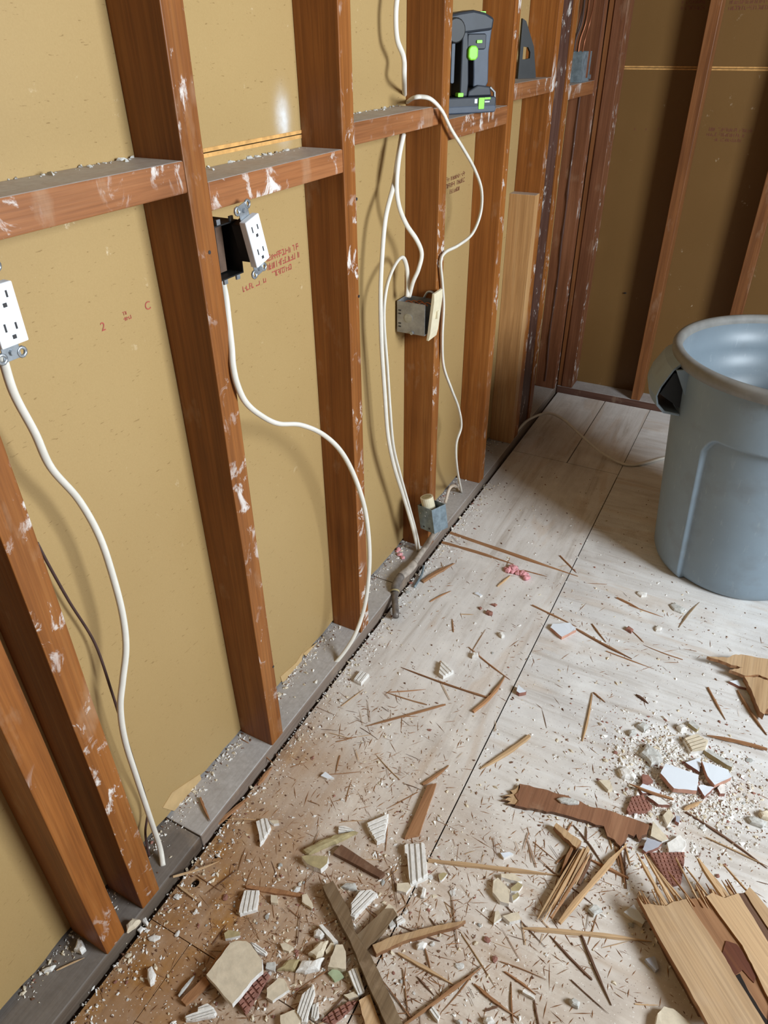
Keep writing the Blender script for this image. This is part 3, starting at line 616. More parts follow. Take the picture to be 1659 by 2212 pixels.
def steel_junction():
    O = (-0.04, 0.78, 0.70); t = thing('junction_box', 'square galvanised junction box with ivory cover plate on a stud', 'junction box', O)
    x0, x1, y0, y1, z0, z1 = -0.079, -0.004, 0.760, 0.8125, 0.712, 0.789; w = 0.0016
    mb = MB(); mb.box((x0, y0, z0), (x1, y0+w, z1)); mb.box((x0, y1-w, z0), (x1, y1, z1)); mb.box((x0, y0+w, z0), (x0+w, y1-w, z1)); mb.box((x0+w, y0+w, z0), (x1, y1-w, z0+w)); mb.box((x0+w, y0+w, z1-0.012), (x0+0.03, y1-w, z1-0.010))
    bx = mb.build('box_body', M['galv'], t, O)
    mb = MB(); mb.tube([((x0+x1)/2-0.006, y0+0.0004, (z0+z1)/2), ((x0+x1)/2-0.006, y0-0.0008, (z0+z1)/2)], 0.011, 20); mb.build('knockout', M['steel'], bx, O)
    for zz in (0.727, 0.735, 0.759, 0.767):
        mb = MB(); mb.box((x0+0.004, y0-0.0006, zz-0.0015), (x0+0.011, y0+0.001, zz+0.0015)); mb.build('slot', M['slot'], bx, O)
    mb = MB(); mb.tube([(-0.038, y0-0.0035, z0+0.003), (-0.038, y0+0.001, z0+0.003)], 0.0042, 10); mb.build('screw', M['steel'], bx, O)
    for q in range(5):
        mb = MB(); a = Vector((-0.07+q*0.012, 0.77+0.006*(q % 3), z1-0.012)); mb.tube(spline([a, a+Vector((0.012, 0.008, 0.010)), a+Vector((0.03, 0.004, 0.006))], 5), 0.0016, 6); mb.build('copper_wire', M['copper'], t, O, True)
    mb = MB(); mb.tube(spline([(-0.03, 0.808, z1), (-0.02, 0.808, z1+0.016), (-0.006, 0.808, z1+0.016), (0.0, 0.806, z1+0.006)], 5), 0.003, 6); mb.build('bracket', M['steel'], t, O, True)
    rot = Matrix.Rotation(math.radians(6), 3, 'Y'); mb = MB()
    prof = [(0.0, 0), (0.006, 0.0), (0.0085, 0.018), (0.0085, 0.100), (0.006, 0.118), (0.0, 0.118)]
    vs = []; 
    for yy in (0.768, 0.816):
        for a, b in prof: vs.append(rot @ Vector((a, 0, b-0.06))+Vector((0.004, yy, 0.758)))
    n = len(prof); mb.add(vs, [tuple(range(n)), tuple(range(2*n-1, n-1, -1))]+[(i, n+i, n+(i+1) % n, (i+1) % n) for i in range(n)])
    pl = mb.build('cover_plate', M['ivory'], t, O, False, 0.001)
    mb = MB(); mb.box((0.0115, 0.787, 0.750), (0.018, 0.797, 0.768)); mb.build('toggle', M['ivory'], pl, O, False, 0.001)
steel_junction()
def floor_box():
    O = (0.034, 0.7757, 0.1409); t = thing('junction_box', 'small grey metal box with an ivory socket lying at the stud foot', 'junction box', O)
    O = Vector(O); rot = Matrix.Rotation(math.radians(-24), 3, 'Z') @ Matrix.Rotation(math.radians(-12), 3, 'Y')
    def bxx(mb, a, b): mb.box(a, b, 0, rot, (0, 0, 0))
    w = 0.002; X, Y, Zt = 0.031, 0.026, 0.074; mb = MB()
    bxx(mb, (-X, -Y, 0), (X, Y, w)); bxx(mb, (-X, -Y, w), (X, -Y+w, Zt)); bxx(mb, (-X, Y-w, w), (X, Y, Zt)); bxx(mb, (-X, -Y+w, w), (-X+w, Y-w, Zt)); bxx(mb, (X-w, -Y+w, w), (X, Y-w, Zt))
    def fin(mb, nm, mat, par, **k):
        o = mb.build(nm, mat, None, None, **k); o.parent = par; return o
    bd = fin(mb, 'box_body', M['bluesteel'], t)
    for dx in (-0.014, 0.010):
        mb = MB(); bxx(mb, (dx-0.003, -Y-0.0006, 0.008), (dx+0.003, -Y+0.001, 0.013)); fin(mb, 'screw_hole', M['slot'], bd)
    for dx, dz in ((-0.02, 0.05), (0.0, 0.046), (0.008, 0.06)):
        mb = MB(); bxx(mb, (dx-0.003, -Y-0.001, dz), (dx+0.003, -Y+0.001, dz+0.004)); fin(mb, 'bright_clip', M['steel'], bd)
    mb = MB(); a = rot @ Vector((-0.008, 0, 0.03)); b = rot @ Vector((-0.010, -0.006, 0.098)); mb.tube([a, b], 0.0185, 20); so = fin(mb, 'socket', M['ivory'], t, smooth=False)
    mb = MB(); d = (b-a).normalized(); mb.tube([b-d*0.001, b+d*0.0006], 0.0135, 20); fin(mb, 'socket_opening', M['olive'], so)
floor_box()
def corner_box():
    O = (-0.045, 1.97, 1.186); t = thing('junction_box', 'grey metal box with brown wires in the corner bay on the blocking', 'junction box', O)
    mb = MB(); x0, x1, y0, y1, z0, z1 = -0.078, -0.012, 1.96, 2.075, 1.1865, 1.272; w = 0.002
    mb.box((x0, y0, z0), (x1, y1, z0+w)); mb.box((x0, y0, z0+w), (x0+w, y1, z1)); mb.box((x0+w, y0, z0+w), (x1, y0+w, z1)); mb.box((x0+w, y1-w, z0+w), (x1, y1, z1)); mb.box((x1-w, y0+w, z0+w), (x1, y1-w, z1))
    bd = mb.build('box_body', M['bluesteel'], t, O)
    mb = MB(); mb.box((x1, 2.03, z0+0.01), (x1+0.004, 2.04, z1+0.004)); mb.build('copper_strip', M['copper'], bd, O)
    mb = MB(); mb.tube([(x1-0.002, 2.065, z0+0.012), (x1+0.008, 2.065, z0+0.012)], 0.007, 8); mb.build('clamp_screw', M['steel'], bd, O)
    for i, (dx, dy, mt) in enumerate(((0, 0, 'darkcable'), (0.01, 0.015, 'copper'), (0.004, 0.03, 'black'), (-0.012, 0.022, 'darkcable'), (0.016, 0.04, 'copper'))):
        mb = MB(); b = Vector((-0.05+dx, 1.99+dy, z1-0.02)); mb.tube(spline([b, b+Vector((0, 0.004*i, 0.05)), b+Vector((0.01, 0.012, 0.10)), b+Vector((0.006, 0.03+0.006*i, 0.17)), b+Vector((-0.004, 0.05, 0.30))], 6), 0.0042 if mt == 'black' else 0.003, 7); mb.build('wire', M[mt], t, O, True)
corner_box()

# ---------------------------------------------------------------- conduit lying along the plate
def conduit():
    p = [(0.034, 0.8096, 0.1245), (0.022, 0.7889, 0.0953), (-0.0019, 0.7845, 0.044), (0.0007, 0.6911, 0.042), (-0.0063, 0.6423, 0.042), (-0.0028, 0.6034, 0.038), (0.0111, 0.5705, 0.026), (0.0446, 0.5106, 0.016)]
    O = Vector(p[-1]); O.z = 0; t = thing('conduit_pipe', 'bent grey conduit pipe lying on the plate edge with an elbow', 'pipe', O)
    P = spline(p, 8); k1, k2, k3 = 22, 32, 45
    mb = MB(); mb.tube(P[:k1+1], 0.0085, 14); mb.build('dusty_length', M['pipedust'], t, O, True)
    mb = MB(); mb.tube(P[k1:k2+1], [0.0125]*(k2-k1+1), 14); mb.build('coupling', M['pipedust'], t, O, True)
    mb = MB(); mb.tube(P[k2:k3+1], [0.0120]*(k3-k2+1), 14); mb.build('elbow', M['pipe'], t, O, True)
    mb = MB(); mb.tube(P[k3-1:k3+1], 0.0130, 14); mb.build('collar', M['olive'], t, O, True)
    mb = MB(); mb.tube(P[k3:], 0.0092, 14); mb.build('pipe_end', M['pipe'], t, O, True)
conduit()

# ---------------------------------------------------------------- cordless tool on the blocking
def cordless_tool():
    O = Vector((-0.030, 1.010, 1.1718)); a = Vector((0.62, 0.785, 0)).normalized(); b = Vector((a.y, -a.x, 0)); up_ = Vector((0, 0, 1))
    t = thing('cordless_tool', 'black cordless power tool with bright green accents standing on the blocking', 'power tool', O)
    def part(nm, mat, par=None, poly=None, d0=-0.02, d1=0.02, bev=0.003, tube=None, rad=0.01):
        mb = MB()
        if poly:
            n = len(poly); vs = [a*s_+up_*h+b*d0 for s_, h in poly]+[a*s_+up_*h+b*d1 for s_, h in poly]
            mb.add(vs, [tuple(range(n)), tuple(range(2*n-1, n-1, -1))]+[(i, n+i, n+(i+1) % n, (i+1) % n) for i in range(n)])
        else: mb.tube([a*p[0]+up_*p[1]+b*p[2] for p in tube], rad, 20)
        bm_ = mb; o = bm_.build(nm, M[mat], None, None, False, bev); o.parent = par or t
        me = o.data; bmm = bmesh.new(); bmm.from_mesh(me); bmesh.ops.recalc_face_normals(bmm, faces=bmm.faces); bmm.to_mesh(me); bmm.free()
        return o
    def rc(s0, s1, h0, h1, c=0.004): return [(s0+c, h0), (s1-c, h0), (s1, h0+c), (s1, h1-c), (s1-c, h1), (s0+c, h1), (s0, h1-c), (s0, h0+c)]
    bat = part('battery', 'tool', poly=rc(-0.085, 0.066, 0.0, 0.033), d0=-0.034, d1=0.034)
    part('battery_base', 'tool2', bat, poly=rc(-0.0855, 0.0665, 0.0, 0.016), d0=-0.035, d1=0.035)
    part('battery_latch', 'green', bat, poly=rc(0.018, 0.033, 0.008, 0.031, 0.001), d0=0.033, d1=0.0362, bev=0.0005)
    part('battery_print', 'whiteprint', bat, poly=rc(0.008, 0.015, 0.020, 0.029, 0.0005), d0=0.033, d1=0.0345, bev=0)
    part('battery_stripe', 'green', bat, poly=rc(0.034, 0.050, 0.027, 0.031, 0.0005), d0=0.033, d1=0.0345, bev=0)
    part('battery_print', 'whiteprint', bat, poly=rc(0.035, 0.048, 0.021, 0.0235, 0.0005), d0=0.033, d1=0.0345, bev=0)
    part('battery_button', 'green', bat, poly=rc(-0.036, -0.022, 0.034, 0.042, 0.001), d0=0.020, d1=0.034, bev=0.0005)
    bodyp = part('motor_body', 'tool', poly=[(-0.026, 0.033), (-0.006, 0.033), (-0.004, 0.06), (-0.008, 0.125), (-0.012, 0.165), (-0.026, 0.165)], d0=-0.022, d1=0.024)
    part('handle', 'tool2', poly=[(0.010, 0.052), (0.044, 0.050), (0.050, 0.060), (0.047, 0.12), (0.052, 0.165), (0.052, 0.178), (-0.014, 0.178), (-0.014, 0.125), (0.006, 0.122), (0.008, 0.10), (0.010, 0.07)], d0=-0.018, d1=0.020)
    part('handle_foot', 'tool', poly=[(-0.006, 0.033), (0.058, 0.033), (0.052, 0.052), (0.020, 0.056), (-0.005, 0.044)], d0=-0.024, d1=0.026)
    part('side_panel', 'tool', poly=rc(-0.012, 0.036, 0.124, 0.154, 0.003), d0=0.019, d1=0.024)
    part('trigger', 'green', poly=rc(-0.012, 0.013, 0.104, 0.132, 0.006), d0=0.018, d1=0.031)
    part('selector', 'green', poly=rc(0.010, 0.024, 0.136, 0.142, 0.001), d0=0.022, d1=0.027, bev=0.0005)
    hd = part('head', 'tool', poly=[(-0.062, 0.150), (0.050, 0.160), (0.053, 0.182), (0.030, 0.192), (0.0, 0.197), (-0.035, 0.193), (-0.062, 0.188)], d0=-0.026, d1=0.026, bev=0.005)
    part('head_accent', 'green', hd, poly=rc(0.020, 0.034, 0.190, 0.1945, 0.0005), d0=0.0, d1=0.018, bev=0.0)
    part('chuck', 'black', hd, tube=[(-0.048, 0.160, 0.0), (-0.048, 0.160, 0.036)], rad=0.024)
    part('chuck_ring', 'green', hd, tube=[(-0.066, 0.160, 0.024), (-0.066, 0.160, 0.034)], rad=0.012)
    part('guide_rod', 'black', poly=rc(-0.074, -0.052, 0.03, 0.150, 0.002), d0=-0.01, d1=0.012, bev=0.001)
    part('guide_rod', 'tool2', poly=rc(-0.047, -0.038, 0.06, 0.146, 0.002), d0=-0.008, d1=0.016, bev=0.001)
    part('wire_hook', 'galv', tube=[(0.055, 0.05, 0.02), (0.068, 0.04, 0.02), (0.071, 0.006, 0.02)], rad=0.003, bev=0)
cordless_tool()
def black_wedge():
    O = Vector((-0.046, 1.512, 1.218)); a = Vector((0.62, 0.785, 0)).normalized(); b = Vector((a.y, -a.x, 0)); up_ = Vector((0, 0, 1)); t = 0.004
    mb = MB()
    outer = [(-0.034, 0), (0.026, 0), (0.024, 0.012), (0.010, 0.075), (-0.022, 0.134), (-0.034, 0.140)]; inner = [(-0.024, 0.046), (-0.012, 0.046), (0.000, 0.048), (0.000, 0.062), (-0.008, 0.074), (-0.024, 0.076)]
    vs = []
    for d in (-t, t):
        vs += [a*s_+up_*h+b*d for s_, h in outer]+[a*s_+up_*h+b*d for s_, h in inner]
    fs = []
    pairs = [(0, 0), (1, 2), (2, 2), (3, 3), (4, 4), (5, 5)]
    ring_o = [0, 1, 2, 3, 4, 5]; ring_i = [0, 1, 2, 3, 4, 5]
    for q in range(6):
        r2 = (q+1) % 6; f1 = (q, r2, 6+r2, 6+q); fs.append(f1); fs.append(tuple(12+i for i in f1[::-1]))
        fs.append((q, 12+q, 12+r2, r2)); fs.append((6+q, 6+r2, 18+r2, 18+q))
    mb.add(vs, fs); o = mb.build('wedge_plate', M['black'], None, None); o.location = O
    tag(o, 'flat black triangular plate with a cut-out leaning in the bay on the blocking', 'plate')
black_wedge()

# ---------------------------------------------------------------- debris builders
def clip(poly, n_, d):
    out = []
    for i in range(len(poly)):
        p, q = poly[i], poly[(i+1) % len(poly)]; a = p[0]*n_[0]+p[1]*n_[1]-d; b = q[0]*n_[0]+q[1]*n_[1]-d
        if a <= 0: out.append(p)
        if a*b < 0: t = a/(a-b); out.append((p[0]+(q[0]-p[0])*t, p[1]+(q[1]-p[1])*t))
    return out
def area(p): return 0.5*sum(p[i][0]*p[(i+1) % len(p)][1]-p[(i+1) % len(p)][0]*p[i][1] for i in range(len(p)))
def slab_cut(poly, n_, lo, hi): return clip(clip(poly, n_, hi), (-n_[0], -n_[1]), -lo)
def rough_edge(poly, amt, rr):
    out = []
    for i in range(len(poly)):
        p, q = poly[i], poly[(i+1) % len(poly)]; out.append(p); L = math.hypot(q[0]-p[0], q[1]-p[1]); k = int(L/0.006)
        for j in range(1, min(k, 5)):
            t = j/min(k, 5); nx, ny = -(q[1]-p[1])/L, (q[0]-p[0])/L; e = rr.uniform(-amt, amt); out.append((p[0]+(q[0]-p[0])*t+nx*e, p[1]+(q[1]-p[1])*t+ny*e))
    return out
def frag(name, poly, z0, z1, top, side, label, cat, group=None, ribs=None, seed=0, rough=0.0006, cross=None, ribh=0.003):
    rr = random.Random(seed+int(poly[0][0]*10000)); cx = sum(p[0] for p in poly)/len(poly); cy = sum(p[1] for p in poly)/len(poly)
    mb = MB()
    if ribs:
        (dx, dy), pitch = ribs; L = math.hypot(dx, dy); nx, ny = -dy/L, dx/L
        base = z1-ribh; mb.prism(rough_edge(poly, rough, rr), z0, base, 0, 1)
        pr_ = [p[0]*nx+p[1]*ny for p in poly]; lo, hi = min(pr_), max(pr_); k = int((hi-lo)/pitch)+1; pitch = (hi-lo)/k
        for i in range(k):
            s_ = slab_cut(poly, (nx, ny), lo+i*pitch+pitch*0.14, lo+(i+1)*pitch-pitch*0.14)
            pieces = [s_]
            if cross:
                pieces = []; tx, ty = dx/L, dy/L; pq = [p[0]*tx+p[1]*ty for p in poly]; l2, h2 = min(pq), max(pq); k2 = int((h2-l2)/cross)+1; c2 = (h2-l2)/k2
                for j in range(k2): pieces.append(slab_cut(s_, (tx, ty), l2+j*c2+c2*0.12, l2+(j+1)*c2-c2*0.12))
            for q in pieces:
                if len(q) >= 3 and abs(area(q)) > 2e-7: mb.prism(q, base-0.0002, z1, 0, 0, 0.90, 0.0002, rr)
    else:
        mb.prism(rough_edge(poly, rough, rr), z0, z1, 0, 1, 0.985, 0.0004, rr)
    o = mb.build(name, [M[top], M[side]], None, (cx, cy, z0)); return tag(o, label, cat, group)
def chunk(name, poly, z0, z1, mat, label, cat, group=None, seed=0):
    rr = random.Random(seed+int(poly[0][1]*10000)); poly = rough_edge(poly, 0.0006, rr)
    if area(poly) < 0: poly = poly[::-1]
    n = len(poly); cx = sum(p[0] for p in poly)/n; cy = sum(p[1] for p in poly)/n; mb = MB(); vs = []; h = z1-z0
    es = [1+rr.uniform(-0.06, 0.06) for _ in poly]; hz = [rr.uniform(0.82, 1.08) for _ in poly]; hz = [(hz[i-1]+2*hz[i]+hz[(i+1) % n])/4 for i in range(n)]
    lv = ((0.90, 0.0), (1.0, 0.30), (0.96, 0.62), (0.84, 0.86), (0.52, 1.0))
    for q, (sc, z) in enumerate(lv):
        for i, p in enumerate(poly): e = 1+(es[i]-1)*(1 if q < 4 else 0.3); vs.append((cx+(p[0]-cx)*sc*e+(rr.uniform(-.0006, .0006) if q else 0), cy+(p[1]-cy)*sc*e, z0+h*z*(hz[i] if z else 1)))
    fs = [tuple(range(n-1, -1, -1))]
    for i in range(len(lv)-1):
        for k in range(n): fs.append((i*n+k, i*n+(k+1) % n, (i+1)*n+(k+1) % n, (i+1)*n+k))
    b = (len(lv)-1)*n; fs.append(tuple(b+k for k in range(n)))
    mb.add(vs, fs); o = mb.build(name, M[mat], None, (cx, cy, z0)); return tag(o, label, cat, group)
def sliver_mesh(L, w, h, rr, bend=0.03, ragged=0.25):
    mb = MB(); n = 9; vs = []; b = rr.uniform(-bend, bend)*L; w *= 0.72; e0, e1 = rr.choice(((0.9, 0.05), (0.5, 0.1), (0.08, 0.7), (0.3, 0.05)))
    for i in range(n):
        t = i/(n-1); tap = min(1, e0+t*3.2, e1+(1-t)*2.6) ; ww = w*tap*(1+rr.uniform(-ragged, ragged)); hh = h*(0.5+0.5*tap)
        c = b*math.sin(math.pi*t); y = L*(t-0.5)
        vs += [(c-ww/2, y, 0), (c+ww/2, y, 0), (c+ww/2*rr.uniform(.5, .9), y, hh), (c-ww/2*rr.uniform(.5, .9), y, hh)]
    fs = [(0, 1, 2, 3), tuple(4*(n-1)+q for q in (3, 2, 1, 0))]
    for i in range(n-1):
        for q in range(4): fs.append((4*i+(q+1) % 4, 4*i+q, 4*i+4+q, 4*i+4+(q+1) % 4))
    mb.add(vs, fs); return mb
def splinter(p0, p1, w, mat, label, z0=0.0005, z1=None, h=None, group=None, name='wood_splinter', seed=1, bend=0.03):
    rr = random.Random(seed+int(p0[0]*9999)+int(p1[1]*7777)); a = Vector((p0[0], p0[1], z0)); b = Vector((p1[0], p1[1], z0 if z1 is None else z1)); L = (b-a).length
    mb = sliver_mesh(L, w, h or min(w*0.6, 0.006), rr, bend); o = mb.build(name, M[mat]); d = (b-a).normalized()
    ex = d.cross(Vector((0, 0, 1))).normalized(); ez = ex.cross(d)
    o.matrix_world = Matrix(((ex.x, d.x, ez.x, (a.x+b.x)/2), (ex.y, d.y, ez.y, (a.y+b.y)/2), (ex.z, d.z, ez.z, (a.z+b.z)/2), (0, 0, 0, 1)))
    return tag(o, label, 'splinter', group)
# ---------------------------------------------------------------- traced fragments: tiles, mortar, ribbed tile backs
def dirv(a): return (a[1][0]-a[0][0], a[1][1]-a[0][1])
TF = 'tile_fragment'; MC = 'mortar_chunk'
# near-left heap
frag('ceramic_tile', [(0.1713, -0.3674), (0.1774, -0.3605), (0.1936, -0.352), (0.204, -0.3525), (0.2209, -0.3586), (0.2356, -0.3635), (0.2473, -0.378), (0.2402, -0.3978), (0.2374, -0.4228), (0.2333, -0.4422), (0.2251, -0.4408), (0.1666, -0.4273)], 0.012, 0.024, 'cream', 'mortarw', 'large beige tile fragment lying face down in the near-left heap', 'tile fragment')
frag(TF, [(0.2292, -0.4305), (0.2374, -0.3967), (0.2482, -0.3717), (0.2562, -0.3727), (0.2566, -0.3966), (0.2556, -0.4338), (0.2542, -0.4383)], 0, 0.010, 'clay', 'clay', 'red-brown gridded tile piece sticking out from under the large beige tile', 'tile fragment', ribs=(dirv([(0.2319, -0.4309), (0.2498, -0.3739)]), 0.009), cross=0.012)
frag(TF, [(0.1696, -0.4882), (0.1821, -0.4742), (0.2032, -0.4556), (0.2117, -0.4587), (0.2124, -0.464), (0.1892, -0.4826), (0.1747, -0.4912)], 0, 0.010, 'mortarw', 'mortarw', 'white ribbed tile shard at the bottom edge left of the large beige tile', 'tile fragment', ribs=(dirv([(0.1713, -0.4902), (0.207, -0.4574)]), 0.006))
frag(TF, [(0.1815, -0.4687), (0.1916, -0.4558), (0.2037, -0.4558), (0.1846, -0.4738)], 0, 0.012, 'mortarw', 'mortarw', 'small white ribbed shard touching the bottom-edge ribbed shard', 'tile fragment', ribs=(dirv([(0.1824, -0.4702), (0.2015, -0.4536)]), 0.006))
splinter((0.1389, -0.4684), (0.1417, -0.4318), 0.006, 'mortarg', 'grey dusty strip beside the flake left of the large beige tile', h=0.006, name='dusty_strip')
chunk(MC, [(0.0656, -0.4621), (0.0686, -0.4553), (0.0832, -0.4611), (0.0906, -0.4734), (0.0885, -0.4795), (0.0751, -0.4735)], 0, 0.012, 'mortarw', 'white oval plaster lump on the amber floor near the sole plate', 'mortar chunk')
frag('wood_flake', [(0.1478, -0.4722), (0.1597, -0.4242), (0.1749, -0.4304), (0.1632, -0.4641), (0.1592, -0.4739)], 0, 0.007, 'sp_o', 'sp_o', 'flat light brown wood flake left of the large beige tile', 'wood flake')
splinter((0.164, -0.3659), (0.1606, -0.4245), 0.006, 'sp_o', 'orange lath along the left edge of the large beige tile', z0=0.006)
chunk(MC, [(0.0268, -0.4225), (0.0334, -0.4135), (0.045, -0.4096), (0.0475, -0.4139), (0.0417, -0.4224), (0.033, -0.4248)], 0, 0.004, 'mortarw', 'thin white plaster flake on the amber floor by the nearest studs', 'mortar chunk')
chunk(MC, [(-0.0051, -0.4039), (0.0002, -0.3977), (0.0114, -0.4022), (0.013, -0.4083), (0.0011, -0.4076)], 0, 0.008, 'mortarw', 'white plaster lump in the gap at the foot of the second stud', 'mortar chunk')
chunk(MC, [(0.0019, -0.422), (0.0026, -0.4126), (0.0111, -0.4127), (0.0101, -0.4233)], 0, 0.006, 'mortarw', 'small white lump in the gap between the two nearest studs', 'mortar chunk')
frag(TF, [(0.1448, -0.3552), (0.1485, -0.3465), (0.167, -0.3402), (0.1731, -0.3449), (0.1608, -0.3557), (0.1529, -0.362)], 0, 0.008, 'olive', 'mortarw', 'tan tile chip just above the large beige tile', 'tile fragment')
frag(TF, [(0.1941, -0.3454), (0.2074, -0.3429), (0.2316, -0.3453), (0.2303, -0.3503), (0.2154, -0.3538)], 0, 0.009, 'mortarw', 'mortarw', 'white ribbed chip touching the upper right corner of the large beige tile', 'tile fragment', ribs=(dirv([(0.1945, -0.3458), (0.2313, -0.3481)]), 0.005))
frag(TF, [(0.341, -0.3243), (0.346, -0.3135), (0.3568, -0.312), (0.3684, -0.3161), (0.3581, -0.3296)], 0, 0.006, 'green_chip', 'green_chip', 'pale green mortar chip beside the weathered lath', 'tile fragment')
frag(TF, [(0.3319, -0.2814), (0.3428, -0.2758), (0.3531, -0.2833), (0.3672, -0.3073), (0.3478, -0.3154), (0.338, -0.3184)], 0, 0.014, 'cream', 'cream', 'beige wedge-shaped tile chip leaning beside the weathered lath', 'tile fragment')
frag(TF, [(0.3194, -0.2968), (0.3209, -0.2798), (0.3279, -0.2794), (0.33, -0.2869), (0.3237, -0.2999)], 0, 0.008, 'cream', 'cream', 'small beige chip left of the beige wedge', 'tile fragment')
chunk(MC, [(0.2627, -0.36), (0.2692, -0.3379), (0.2884, -0.3268), (0.2906, -0.3464)], 0, 0.010, 'olive', 'olive-grey mortar slab right of the large beige tile', 'mortar chunk')
chunk(MC, [(0.2919, -0.3477), (0.2907, -0.3297), (0.3102, -0.3195), (0.3238, -0.3071), (0.3253, -0.3282), (0.3071, -0.3439)], 0, 0.014, 'mortarw', 'crumbly white mortar lump between the beige tile and the wedge', 'mortar chunk')
chunk(MC, [(0.2958, -0.3153), (0.3043, -0.2872), (0.3156, -0.2802), (0.3201, -0.3048), (0.3129, -0.3159)], 0, 0.015, 'cream', 'beige mortar block with white top edge in the near-left heap', 'mortar chunk')
frag(TF, [(0.3754, -0.3), (0.3824, -0.2943), (0.4126, -0.3218), (0.404, -0.3302), (0.3866, -0.3195), (0.3706, -0.3076)], 0, 0.012, 'mortarw', 'mortarg', 'white and grey ribbed shard pressed against the weathered lath', 'tile fragment', ribs=(dirv([(0.3749, -0.2993), (0.4078, -0.3253)]), 0.007))
frag(TF, [(0.3215, -0.3733), (0.3302, -0.351), (0.3389, -0.3603), (0.3496, -0.4023), (0.3421, -0.4062), (0.3289, -0.4001)], 0, 0.012, 'mortarw', 'mortarw', 'long white ribbed shard at the bottom edge of the photo', 'tile fragment', ribs=(dirv([(0.3414, -0.4039), (0.3317, -0.3572)]), 0.007))
frag(TF, [(0.3448, -0.3776), (0.3506, -0.3689), (0.3631, -0.387), (0.3594, -0.3935), (0.3531, -0.3941)], 0, 0.010, 'mortarw', 'mortarw', 'short white ribbed shard beside the long bottom-edge ribbed shard', 'tile fragment', ribs=(dirv([(0.3564, -0.3923), (0.3494, -0.3724)]), 0.006))
frag(TF, [(0.2639, -0.3923), (0.272, -0.37), (0.2818, -0.3669), (0.2987, -0.3761), (0.2836, -0.4035), (0.272, -0.4037)], 0, 0.009, 'cream', 'mortarw', 'beige tile fragment with white front edge right of the red-brown gridded piece', 'tile fragment')
frag(TF, [(0.3063, -0.4144), (0.3236, -0.3959), (0.3412, -0.4036), (0.339, -0.4139), (0.3157, -0.4262)], 0, 0.009, 'cream', 'cream', 'beige square tile corner cut by the bottom edge of the photo', 'tile fragment')
frag(TF, [(0.2433, -0.3236), (0.2504, -0.3177), (0.2674, -0.3175), (0.264, -0.3268), (0.2533, -0.3292)], 0, 0.008, 'cream', 'cream', 'small beige chip among splinters above the olive mortar slab', 'tile fragment')
chunk(MC, [(0.2831, -0.2773), (0.2883, -0.2701), (0.3057, -0.2744), (0.3015, -0.2833), (0.2884, -0.2857)], 0, 0.012, 'mortarw', 'white mortar lump below the end of the wood strip in the heap', 'mortar chunk')
frag(TF, [(0.2877, -0.267), (0.2922, -0.2624), (0.3324, -0.2747), (0.3262, -0.2802)], 0, 0.012, 'mortarw', 'mortarw', 'narrow white mortar strip lying diagonally above the beige wedge', 'tile fragment')
frag(TF, [(0.382, -0.3408), (0.3957, -0.3278), (0.4056, -0.3314), (0.3928, -0.342)], 0, 0.008, 'cream', 'cream', 'beige chip under the lower end of the weathered lath', 'tile fragment')
frag('wood_offcut', [(0.4091, -0.3372), (0.4211, -0.3212), (0.4579, -0.3511), (0.4355, -0.3629)], 0, 0.012, 'sp_p', 'sp_o', 'pale wood offcut cut by the bottom edge beside the weathered lath', 'wood offcut')
frag(TF, [(0.3694, -0.3884), (0.3776, -0.3691), (0.3945, -0.345), (0.4073, -0.3363), (0.4013, -0.3567), (0.3888, -0.3838)], 0, 0.008, 'clay', 'clay', 'red-brown gridded tile piece near the bottom edge left of the wood offcut', 'tile fragment', ribs=(dirv([(0.3725, -0.3895), (0.4052, -0.3403)]), 0.008), cross=0.012)
frag(TF, [(0.2438, -0.3679), (0.2401, -0.3594), (0.253, -0.3516), (0.2606, -0.3643)], 0, 0.008, 'mortarg', 'mortarw', 'small grey and white block touching the right side of the large beige tile', 'tile fragment')
# weathered lath and crossing strips
frag('weathered_lath', [(0.2586, -0.2078), (0.2699, -0.1901), (0.3222, -0.2201), (0.3521, -0.2503), (0.4004, -0.2744), (0.4457, -0.3049), (0.492, -0.338), (0.4692, -0.3514), (0.4049, -0.3068), (0.3526, -0.2674), (0.2963, -0.2336)], 0.004, 0.022, 'sp_w', 'sp_w', 'long weathered grey-brown lath lying across the near-left heap', 'lath')
frag('wood_strip', [(0.3515, -0.2629), (0.378, -0.1882), (0.3921, -0.179), (0.4025, -0.1846), (0.3878, -0.2482), (0.3748, -0.2762)], 0.0, 0.012, 'sp_w', 'sp_w', 'grey-brown wood strip crossing the weathered lath', 'wood strip')
frag('wood_strip', [(0.3874, -0.2527), (0.414, -0.2216), (0.4757, -0.169), (0.5168, -0.1377), (0.5081, -0.153), (0.4762, -0.182), (0.4325, -0.2223), (0.401, -0.2625)], 0.0, 0.012, 'sp_p', 'sp_o', 'pale pointed wood strip running right from the weathered lath', 'wood strip')
frag('wood_strip', [(0.1236, -0.2675), (0.1891, -0.2433), (0.2327, -0.2304), (0.2312, -0.236), (0.1839, -0.2546), (0.1289, -0.271)], 0, 0.006, 'sp_o', 'sp_o', 'thin brown wood strip above the left ribbed tile', 'wood strip')
